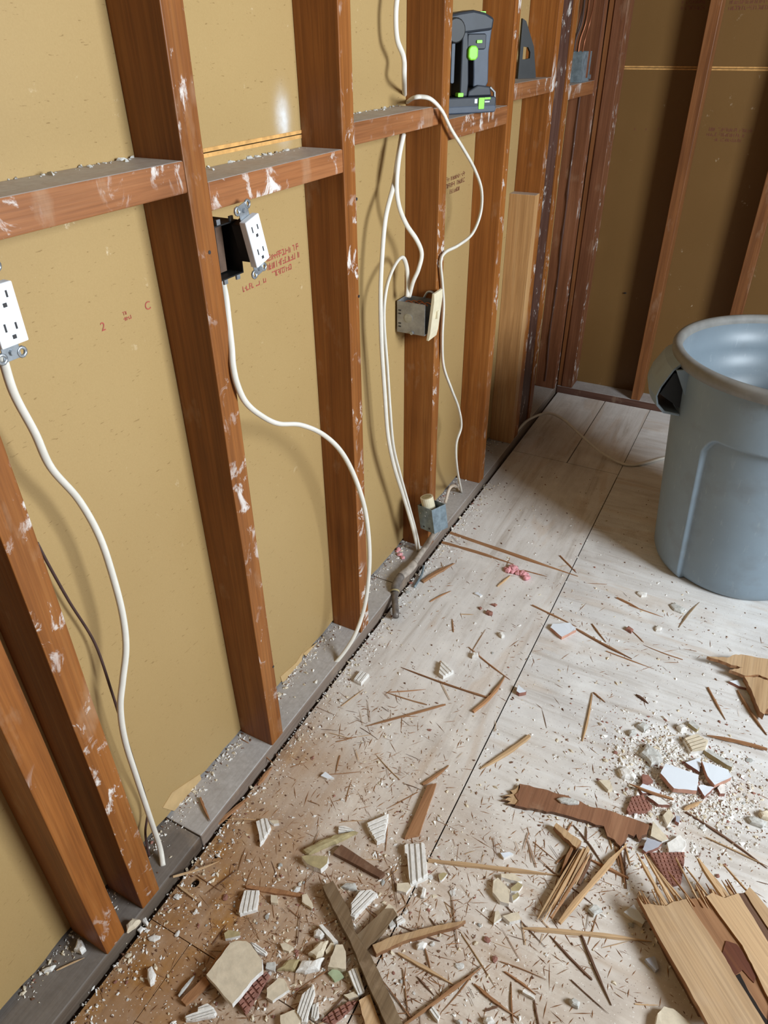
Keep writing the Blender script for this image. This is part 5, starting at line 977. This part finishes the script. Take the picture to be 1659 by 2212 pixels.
sp([(0.1453, 0.1619), (0.2824, 0.3049)], 0.006, 'sp_o', 'long grey-brown splinter sloping below the V of splinters')
sp([(0.422, 0.1759), (0.4889, 0.3085)], 0.013, 'sp_p', 'thick pale yellow splinter crossing the floor seam')
sp([(0.3274, 0.0826), (0.3578, 0.1526)], 0.008, 'sp_o', 'forked brown splinter above the brown wood strip')
sp([(0.5984, 0.3501), (0.5821, 0.501)], 0.006, 'sp_p', 'upright pale splinter on the floor right of the seam')
sp([(0.5843, 0.5042), (0.6176, 0.4859)], 0.005, 'sp_o', 'short orange splinter touching the upright pale one')
sp([(0.6763, 0.5436), (0.7089, 0.5284)], 0.008, 'sp_d', 'short dark brown sliver above the right heap')
sp([(0.8268, 0.6461), (0.8763, 0.561)], 0.006, 'sp_o', 'bent brown splinter pointing down at the right heap')
sp([(0.7303, 0.8338), (0.765, 0.9671)], 0.007, 'sp_w', 'flat grey-brown sliver leading to the trash can foot', h=0.002)
sp([(0.5202, 0.7417), (0.5711, 0.6889)], 0.005, 'sp_o', 'short splinter right of the lone white tile')
sp([(0.6134, 0.7695), (0.6577, 0.7336)], 0.003, 'sp_o', 'thin splinter leaving the small red clay crumb')
sp([(0.6585, 0.7235), (0.7584, 0.7156)], 0.003, 'sp_o', 'very thin orange splinter right of the red clay crumb')
sp([(0.358, 0.9971), (0.4252, 0.9383)], 0.005, 'sp_o', 'curved brown splinter at the floor seam near the pink insulation')
sp([(0.0948, 0.6236), (0.1292, 0.6942)], 0.005, 'sp_o', 'short orange splinter in front of the bark strip')
sp([(0.2395, 0.7724), (0.2567, 0.8383)], 0.007, 'sp_p', 'pale splinter leaning on the pink insulation')
sp([(0.0387, 0.692), (0.0879, 0.8154)], 0.015, 'sp_o', 'frayed reddish bark strip beside the conduit')
sp([(0.1907, 0.6157), (0.2241, 0.6308)], 0.003, 'sp_p', 'tiny pale splinter in front of the conduit end')
sp([(0.1783, 0.5884), (0.2018, 0.5415)], 0.004, 'sp_o', 'small curved splinter in front of the conduit end')
sp([(0.7141, 0.278), (0.8032, 0.2819)], 0.007, 'sp_o', 'orange splinter lying over white chips in the right heap', z0=0.012)
sp([(0.8431, 0.4907), (0.9658, 0.5109)], 0.009, 'sp_o', 'orange-brown splinter at the top right of the right heap', z0=0.005)
sp([(0.8308, 0.2729), (0.9871, 0.2207)], 0.006, 'sp_d', 'long brown splinter running right from the right heap to the frame edge')
sp([(0.8272, 0.2768), (0.8576, 0.3132)], 0.010, 'sp_p', 'pale wood scrap below the white tiles in the right heap')
sp([(0.8913, 0.6694), (0.9638, 0.5577)], 0.009, 'sp_o', 'long brown splinter below the splintered board at the right edge')
sp([(0.0024, -0.1823), (0.0638, -0.1504)], 0.0022, 'sp_p', 'thin pale splinter stretching from the plate to the ribbed shard', z0=0.008)
# by the plate
sp([(-0.0736, -0.0173), (0.0287, -0.0282)], 0.005, 'sp_o', 'reddish splinter lying over the plate edge at the third stud', z0=0.032, z1=0.010)
sp([(0.0168, -0.0804), (0.0173, -0.0275)], 0.010, 'sp_o', 'orange wood strip wedged along the plate gap', h=0.005)
sp([(-0.0051, -0.1997), (0.0166, -0.112)], 0.012, 'sp_o', 'longer orange wood strip along the plate front edge', h=0.006)
sp([(-0.0543, -0.175), (-0.0023, -0.2068)], 0.007, 'sp_o', 'orange splinter lying across the plate', z0=0.032)
sp([(0.0109, -0.3256), (0.0642, -0.3315)], 0.007, 'sp_p', 'pale splinter in front of the drilled floor hole')
sp([(0.0075, -0.3275), (0.0514, -0.2533)], 0.005, 'sp_p', 'long pale splinter bridging plate and floor near the drilled hole', z0=0.031, z1=0.004)
sp([(-0.0561, -0.5404), (-0.0297, -0.5043)], 0.003, 'sp_p', 'thin pale splinter on the nearest plate', z0=0.032)

# ---------------------------------------------------------------- splintered plywood scrap, lower right
def ply_scrap():
    z = 0.040; A = [(0.7776, 0.0293), (0.7906, 0.0199), (0.8015, 0.0267), (0.8092, 0.0284), (0.8259, 0.0355), (0.8356, 0.0491), (0.8552, 0.064), (0.9231, -0.0026), (0.9458, -0.0291), (0.9949, -0.082), (0.9161, -0.1233), (0.8743, -0.0763), (0.8175, -0.0176)]
    B = [(0.8557, 0.0666), (0.8721, 0.0775), (0.8864, 0.0885), (0.9521, 0.0292), (0.9728, -0.0011), (1.0039, -0.0484), (1.0023, -0.0765), (0.9959, -0.0799), (0.9465, -0.0268), (0.9238, -0.0002)]
    R1_ = [(0.9229, -0.0023), (0.9265, 0.0238), (0.9429, 0.026), (0.9528, 0.0186), (0.9769, -0.0114), (0.9744, -0.0245), (0.9557, -0.0126), (0.9446, -0.0283)]
    K1 = [(0.9463, -0.0274), (0.9528, -0.0201), (0.9689, -0.0427), (0.9949, -0.07), (1.0037, -0.0762), (0.9956, -0.0804)]
    Cc = [(0.8859, 0.0858), (0.8943, 0.0973), (0.9158, 0.098), (0.9361, 0.1187), (1.0049, 0.0339), (1.0335, -0.0618), (1.0014, -0.0786), (1.003, -0.0506), (0.9719, -0.0035), (0.9513, 0.0267)]
    D = [(0.9363, 0.1193), (0.9464, 0.1263), (0.9758, 0.0921), (1.015, 0.05), (1.0343, 0.0098), (1.0338, -0.0613), (1.0051, 0.0346)]
    E_ = [(0.9462, 0.1256), (0.9527, 0.1397), (0.965, 0.1318), (1.0315, 0.0728), (1.034, 0.0092), (1.0147, 0.0494), (0.9756, 0.0914)]
    c = Vector((A[0][0], A[0][1], 0.0)); t = thing('plywood_scrap', 'large splintered pale plywood scrap in the lower right corner', 'plywood scrap', c)
    t2 = []
    L = Vector((A[-2][0]-A[-1][0], A[-2][1]-A[-1][1], 0)).normalized(); ang = math.atan2(L.y, L.x)-math.pi/2
    def pt(poly, z0, z1, nm, mt, ms):
        mb = MB(); R_ = Matrix.Rotation(-ang, 3, 'Z'); pl = [(R_ @ (Vector((p[0], p[1], 0))-Vector((c.x, c.y, 0)))) for p in poly]; mb.prism([(q.x, q.y) for q in rough_edge([(q.x, q.y) for q in pl], 0.0006, random.Random(3)) and [Vector((a_, b_, 0)) for a_, b_ in rough_edge([(q.x, q.y) for q in pl], 0.0006, random.Random(3))]], z0, z1, 0, 1)
        o = mb.build(nm, [M[mt], M[ms]]); o.parent = t; return o
    t.rotation_euler.z = ang
    pt(A, 0.028, 0.040, 'face_strip', 'ply_scrap', 'sp_o'); pt(B, 0.026, 0.0355, 'torn_core', 'sp_o', 'sp_d'); pt(R1_, 0.0352, 0.0372, 'red_core_patch', 'ply_red', 'ply_red'); pt(K1, 0.0352, 0.0365, 'dark_crack', 'gapdark', 'gapdark'); pt(E_, 0.028, 0.040, 'face_strip', 'ply_scrap', 'sp_o'); pt(Cc, 0.028, 0.040, 'face_strip', 'ply_scrap', 'sp_o'); pt(D, 0.027, 0.0375, 'torn_core', 'sp_d', 'sp_d')
    rr = random.Random(5); inv = Matrix.Rotation(-ang, 3, 'Z')
    spec = [([(0.7605, 0.1159), (0.8253, 0.0414)], 0.011), ([(0.7722, 0.1168), (0.8358, 0.0504)], 0.008), ([(0.7809, 0.1161), (0.8427, 0.0575)], 0.006), ([(0.794, 0.1025), (0.8499, 0.0624)], 0.004), ([(0.8632, 0.1538), (0.9181, 0.0992)], 0.016), ([(0.8766, 0.1456), (0.9234, 0.1043)], 0.01), ([(0.8163, 0.1066), (0.8609, 0.0693)], 0.0035), ([(0.826, 0.137), (0.8736, 0.0771)], 0.003), ([(0.844, 0.1286), (0.8896, 0.0913)], 0.003), ([(0.9065, 0.1688), (0.9541, 0.1297)], 0.004), ([(0.7783, 0.0428), (0.7908, 0.0211)], 0.004), ([(0.8039, 0.0372), (0.8136, 0.0284)], 0.004), ([(0.8116, 0.0507), (0.8206, 0.0343)], 0.004), ([(0.8595, 0.0923), (0.8738, 0.076)], 0.003), ([(0.8773, 0.0944), (0.8845, 0.0851)], 0.004), ([(0.8916, 0.1067), (0.8986, 0.0984)], 0.005)]
    for _ in range(26):
        k_ = rr.random(); e0 = Vector((A[1][0], A[1][1])); e1 = Vector((Cc[3][0], Cc[3][1])); p = e0.lerp(e1, k_); dl = Vector((A[0][0]-A[-1][0], A[0][1]-A[-1][1])).normalized(); q = p+dl*rr.uniform(0.006, 0.030); p = p-dl*0.012; spec.append(([tuple(q), tuple(p)], rr.uniform(0.0014, 0.004)))
    for ab, w in spec:
        a = Vector((ab[0][0], ab[0][1], 0.030+rr.uniform(0, 0.008))); b = Vector((ab[1][0], ab[1][1], 0.034)); d0 = (b-a); b = a + d0*1.25; Ln = (b-a).length
        mb = sliver_mesh(Ln, w, 0.004, rr, 0.015, 0.15); o = mb.build('splinter', M[rr.choice(('sp_p', 'ply_scrap', 'sp_o'))]); d = (b-a).normalized(); ex = d.cross(Vector((0, 0, 1))).normalized(); ez = ex.cross(d); m_ = (a+b)/2
        W0 = Matrix(((ex.x, d.x, ez.x, m_.x), (ex.y, d.y, ez.y, m_.y), (ex.z, d.z, ez.z, m_.z), (0, 0, 0, 1)))
        T_ = Matrix.Translation(c) @ Matrix.Rotation(ang, 4, 'Z'); o.parent = t; o.matrix_local = T_.inverted() @ W0
    # the under-ply the scrap rests on, set well back under the face strips
    ca = (sum(p[0] for p in A)/len(A), sum(p[1] for p in A)/len(A)); U = [(ca[0]+(p[0]-ca[0])*0.62+0.012, ca[1]+(p[1]-ca[1])*0.62-0.02) for p in A]
    pt(U, 0.0, 0.0278, 'under_ply', 'sp_d', 'sp_d')
ply_scrap()
def right_board():
    A = [(0.809, 0.7257), (0.8542, 0.744), (0.866, 0.7599), (0.8833, 0.7716), (0.9434, 0.7845), (0.9662, 0.788), (0.9777, 0.7244), (0.9481, 0.7143), (0.9289, 0.7175), (0.8981, 0.6989), (0.8636, 0.7024), (0.8925, 0.7254), (0.8648, 0.7219), (0.8546, 0.7248)]
    B = [(0.898, 0.7002), (0.9323, 0.714), (0.9482, 0.713), (0.972, 0.6856), (0.9833, 0.6183), (0.9545, 0.6177), (0.95, 0.5964), (0.9406, 0.6009), (0.9191, 0.6583)]
    c = Vector((B[0][0], B[0][1], 0)); t = thing('splintered_board', 'splintered pale board fragment at the right edge behind the heap', 'board fragment', c)
    for poly, z0, z1, mt in ((A, 0.018, 0.028, 'ply_scrap'), (B, 0.006, 0.024, 'sp_p')):
        mb = MB(); mb.prism([(p[0]-c.x, p[1]-c.y) for p in rough_edge(poly, 0.0015, random.Random(9))], z0, z1, 0, 1); o = mb.build('board_layer', [M[mt], M['sp_o']]); o.parent = t
    mb = MB(); mb.box((0.05, -0.02, 0), (0.09, 0.03, 0.018)); o = mb.build('under_ply', M['sp_d']); o.parent = t
right_board()

# ---------------------------------------------------------------- pink insulation tufts, wire scrap
def tuft(pts, rad, label, zb=0.0):
    rr = random.Random(len(pts)*7); bm = bmesh.new()
    for p in [(q[0]+rr.gauss(0, rad*0.42), q[1]+rr.gauss(0, rad*0.42)) for q in pts for _ in range(4)]:
        r_ = rad*rr.uniform(0.35, 0.85); ret = bmesh.ops.create_icosphere(bm, subdivisions=3, radius=r_)
        for v in ret['verts']:
            n_ = noise.noise(v.co*180+Vector((p[0]*50, p[1]*50, 0)))+0.6*noise.noise(v.co*620); v.co *= 1+0.42*n_; v.co.z *= 0.75; v.co += Vector((p[0], p[1], zb+r_*0.55))
            v.co.z = max(v.co.z, zb)
    c = Vector((pts[0][0], pts[0][1], zb)); bmesh.ops.translate(bm, verts=bm.verts, vec=-c)
    me = bpy.data.meshes.new('insulation'); bm.to_mesh(me); bm.free(); me.materials.append(M['pink'])
    for p in me.polygons: p.use_smooth = True
    o = bpy.data.objects.new('insulation_tuft', me); C.objects.link(o); o.location = c; tag(o, label, 'insulation')
tuft([(0.238, 0.8567), (0.2427, 0.8666), (0.2502, 0.8687), (0.2592, 0.8665), (0.2678, 0.8607), (0.2759, 0.8609), (0.2835, 0.8576), (0.2931, 0.8531), (0.3012, 0.8462)], 0.0125, 'torn pink insulation tuft on the floor right of the conduit')
tuft([(-0.0772, 0.7583), (-0.0627, 0.7451), (-0.0494, 0.734)], 0.008, 'small pink insulation scrap on the plate left of the conduit', 0.030)
mb = MB(); q = [(0.0148, 0.7508, 0.012), (0.025, 0.7195, 0.01), (0.0274, 0.6926, 0.006), (0.029, 0.6585, 0.004)]; mb.tube(spline(q, 5), 0.0035, 7); tag(mb.build('wire_scrap', M['bluesteel'], None, q[-1], True), 'short blue-grey wire scrap leaning off the conduit', 'wire')

# ---------------------------------------------------------------- scattered small debris (individuals share a few meshes)
def in_poly(x, y): return 0.005 < x < 1.15 and -0.62 < y < 2.1
rr = random.Random(21)
chip_meshes = {}
def chip_variant(mat, k):
    key = (mat, k)
    if key in chip_meshes: return chip_meshes[key]
    bm = bmesh.new(); bmesh.ops.create_icosphere(bm, subdivisions=1, radius=1.0)
    r2 = random.Random(hash(mat) % 1000 + k*17 if False else sum(map(ord, mat))+k*17)
    for v in bm.verts: v.co *= r2.uniform(0.62, 1.15); v.co.z = max(v.co.z, -0.55)*0.62
    zmin = min(v.co.z for v in bm.verts)
    for v in bm.verts: v.co.z -= zmin
    me = bpy.data.meshes.new('crumb'); bm.to_mesh(me); bm.free(); me.materials.append(M[mat]); chip_meshes[key] = me; return me
ZONES = [ # centre, spread, weight : where the photograph shows crumbs gathered
    ((0.811, 0.352), (0.075, 0.062), 0.44), ((0.2749, -0.3213), (0.12, 0.10), 0.20), ((0.4001, -0.1573), (0.10, 0.12), 0.12), ((0.7661, 0.1335), (0.07, 0.06), 0.08)]
def pick():
    u_ = rr.random(); acc = 0
    for c, s_, w in ZONES:
        acc += w
        if u_ < acc: return (rr.gauss(c[0], s_[0]), rr.gauss(c[1], s_[1]))
    if u_ < acc+0.12: return (abs(rr.gauss(0.012, 0.02))+0.006, rr.uniform(-0.55, 1.2))
    return (rr.uniform(0.02, 1.05), rr.uniform(-0.5, 1.35))
HP = (0.811, 0.352); HN = (0.2749, -0.3213)
def zone(x, y):
    if math.hypot(x-HP[0], y-HP[1]) < 0.17: return 'in the right-hand heap of broken tiles', 'right heap'
    if math.hypot(x-HN[0], y-HN[1]) < 0.16: return 'around the large beige tile', 'near-left heap'
    if x < 0.06: return 'along the front edge of the sole plate', 'plate edge'
    if y > 0.60: return 'on the floor between conduit and trash can', 'far floor'
    if y > 0.18: return 'on the open floor left of the right-hand heap', 'middle floor'
    if x > 0.50: return 'on the near floor left of the splintered plywood', 'near right floor'
    return 'on the near floor beside the weathered lath', 'near left floor'
LBL = {'mortarw': ('mortar_crumb', 'small white mortar crumb'), 'cream': ('mortar_crumb', 'small cream mortar crumb'), 'clay': ('clay_crumb', 'small red clay crumb'), 'mortarg': ('mortar_crumb', 'small grey mortar crumb')}
cnt = 0
while cnt < 330:
    x, y = pick()
    if not in_poly(x, y) or math.hypot(x-CX, y-CY) < 0.24: continue
    mat = rr.choices(('mortarw', 'cream', 'clay', 'mortarg'), (0.46, 0.24, 0.14, 0.16))[0]; nm, lb = LBL[mat]; zl, zg = zone(x, y)
    o = bpy.data.objects.new(nm, chip_variant(mat, rr.randrange(6))); C.objects.link(o); s_ = min(0.0075, 0.0022+rr.expovariate(1/0.0014))
    o.scale = (s_*rr.uniform(.8, 1.5), s_, s_*rr.uniform(.6, 1.0)); o.location = (x, y, 0.0); o.rotation_euler = (0, 0, rr.uniform(0, 6.28)); tag(o, lb+' '+zl, 'crumb', lb[6:]+'s, '+zg); cnt += 1
sl_meshes = {}
def sl_variant(mat, k):
    if (mat, k) not in sl_meshes:
        mb = sliver_mesh(1.0, 0.055+0.02*(k % 3), 0.04, random.Random(k*31+7), 0.06); o = mb.build('sliver', M[mat]); sl_meshes[(mat, k)] = o.data; bpy.data.objects.remove(o)
    return sl_meshes[(mat, k)]
SL = {'sp_o': 'orange-brown wood sliver', 'sp_p': 'pale wood sliver', 'sp_d': 'dark brown wood sliver'}
SZ = [((0.2633, -0.3607), (0.13, 0.10), 0.22), ((0.4606, -0.2243), (0.12, 0.12), 0.24), ((0.6596, 0.0267), (0.09, 0.09), 0.18), ((0.1969, 0.0889), (0.10, 0.12), 0.16)]
cnt = 0
while cnt < 300:
    u_ = rr.random(); acc = 0; xy = None
    for c, s_, w in SZ:
        acc += w
        if u_ < acc: xy = (rr.gauss(c[0], s_[0]), rr.gauss(c[1], s_[1])); break
    if xy is None: xy = (rr.uniform(0.03, 1.05), rr.uniform(-0.45, 1.0))
    x, y = xy
    if not (0.03 < x < 1.1 and -0.6 < y < 1.3) or math.hypot(x-CX, y-CY) < 0.30: continue
    mat = rr.choices(('sp_o', 'sp_p', 'sp_d'), (0.5, 0.24, 0.26))[0]; lb = SL[mat]; zl, zg = zone(x, y)
    o = bpy.data.objects.new('wood_sliver', sl_variant(mat, rr.randrange(6))); C.objects.link(o); L = min(0.12, 0.014+rr.expovariate(1/0.024)); o.scale = (L*rr.uniform(.4, .8) if L < .05 else L*.34, L, L*0.4)
    o.location = (x, y, 0.0003+rr.uniform(0, 0.002)); o.rotation_euler = (0, 0, rr.gauss(1.1, 0.9)+(math.pi if rr.random() < .5 else 0)); tag(o, lb+' '+zl, 'sliver', lb+'s, '+zg); cnt += 1
# fine uncountable grit and sawdust
def grit(name, label, spots, mat, size, seed):
    r2 = random.Random(seed); vs = []; fs = []
    for (x, y, z) in spots:
        s_ = size*(0.4+r2.expovariate(1.4)); s_ = min(s_, size*2.6); a = r2.uniform(0, 6.28); e = r2.uniform(0.8, 2.2); b = len(vs); ca, sa = math.cos(a), math.sin(a)
        for k in range(4):
            t = k*math.pi/2+r2.uniform(-.4, .4); dx, dy = math.cos(t)*s_*e, math.sin(t)*s_; vs.append((x+dx*ca-dy*sa, y+dx*sa+dy*ca, z))
        for k in range(3):
            t = k*2.1+r2.uniform(-.3, .3); dx, dy = math.cos(t)*s_*e*.6, math.sin(t)*s_*.6; vs.append((x+dx*ca-dy*sa, y+dx*sa+dy*ca, z+s_*r2.uniform(.5, 1.1)))
        fs += [(b, b+1, b+4), (b+1, b+2, b+5), (b+2, b+3, b+5), (b+3, b, b+6), (b+4, b+1, b+5), (b+5, b+3, b+6), (b+6, b, b+4), (b+4, b+5, b+6)]
    me = bpy.data.meshes.new(name); me.from_pydata(vs, [], fs); me.materials.append(M[mat]); o = bpy.data.objects.new(name, me); C.objects.link(o); tag(o, label, 'debris', None, 'stuff')
def spots(n, seed, plate_frac, uni):
    r2 = random.Random(seed); out = []
    while len(out) < n:
        q = r2.random()
        if q < plate_frac*0.55: x, y, z = BX+abs(r2.gauss(0, 0.018)), r2.uniform(-0.6, 1.6), 0.030
        elif q < plate_frac: x, y, z = abs(r2.gauss(0.012, 0.022))+0.004, r2.uniform(-0.6, 1.3), 0.0
        elif q < plate_frac+uni: x, y, z = r2.uniform(0.01, 1.1), r2.uniform(-0.6, 1.5), 0.0
        else:
            c, s_, w = r2.choices(ZONES, [w_[2] for w_ in ZONES])[0]; x, y, z = r2.gauss(c[0], s_[0]*1.25), r2.gauss(c[1], s_[1]*1.25), 0.0
        if z > 0.02 and any(a-0.001 < y < a+STW+0.001 for a in (-0.482, -0.397, 0.0, 0.3995, 0.813, 1.2336, 1.556)): continue
        if math.hypot(x-CX, y-CY) < 0.23: continue
        out.append((x, y, z))
    return out
grit('mortar_grit', 'fine white mortar grit strewn over plate and floor', spots(5200, 1, 0.34, 0.20), 'mortarw', 0.0013, 2)
grit('cream_grit', 'fine cream mortar grit strewn over plate and floor', spots(2600, 3, 0.34, 0.20), 'cream', 0.0014, 4)
grit('brown_grit', 'fine brown wood and clay grit strewn over plate and floor', spots(3600, 5, 0.25, 0.40), 'sp_d', 0.0010, 6)
r9 = random.Random(31); hz_ = ZONES[0]; hs_ = []
for _ in range(1300): hs_.append((r9.gauss(hz_[0][0], 0.066), r9.gauss(hz_[0][1], 0.052), 0.0))
grit('heap_grit', 'dense pale mortar grit filling the right-hand heap', hs_, 'mortarw', 0.0021, 12)
grit('clay_grit', 'fine red clay grit around the right heap', spots(900, 7, 0.10, 0.10), 'clay', 0.0013, 8)
r2 = random.Random(77); bs = []
for (a, b, zt) in ((-0.356, 0.0, 1.195), (0.041, 0.3995, 1.1636), (0.4405, 0.775, 1.2008), (0.854, 0.93, 1.1712), (1.2746, 1.598, 1.2175), (1.799, 1.95, 1.186)):
    for _ in range(46): bs.append((BX+abs(r2.gauss(0.004, 0.008)), r2.uniform(a+.004, b-.004), zt))
grit('shelf_grit', 'fine crumbs along the back of the blocking', bs, 'mortarg', 0.0016, 9)
sd = random.Random(5); vs = []; fs = []
for _ in range(3600):
    c, s_, w = sd.choices(SZ, [.3, .3, .2, .2])[0]
    if sd.random() < 0.35: x, y = sd.uniform(0.03, 1.05), sd.uniform(-0.5, 0.9)
    else: x, y = sd.gauss(c[0], s_[0]*1.1), sd.gauss(c[1], s_[1]*1.1)
    if x < 0.012 or math.hypot(x-CX, y-CY) < 0.24: continue
    L = min(0.050, 0.004+sd.expovariate(1/0.008)); a = sd.gauss(1.0, 1.0); w_ = sd.uniform(0.0004, 0.0011); d = Vector((math.cos(a), math.sin(a), 0)); n_ = Vector((-d.y, d.x, 0)); p = Vector((x, y, 0.0002)); b = len(vs)
    vs += [tuple(p-d*L/2), tuple(p+n_*w_), tuple(p+d*L/2), tuple(p-n_*w_), tuple(p+Vector((0, 0, w_*1.3)))]; fs += [(b, b+3, b+4), (b+3, b+2, b+4), (b+2, b+1, b+4), (b+1, b, b+4)]
me = bpy.data.meshes.new('wood_fibres'); me.from_pydata(vs, [], fs); me.materials.append(M['sp_o']); o = bpy.data.objects.new('wood_fibres', me); C.objects.link(o); tag(o, 'fine brown wood fibres strewn over the near floor', 'debris', None, 'stuff')
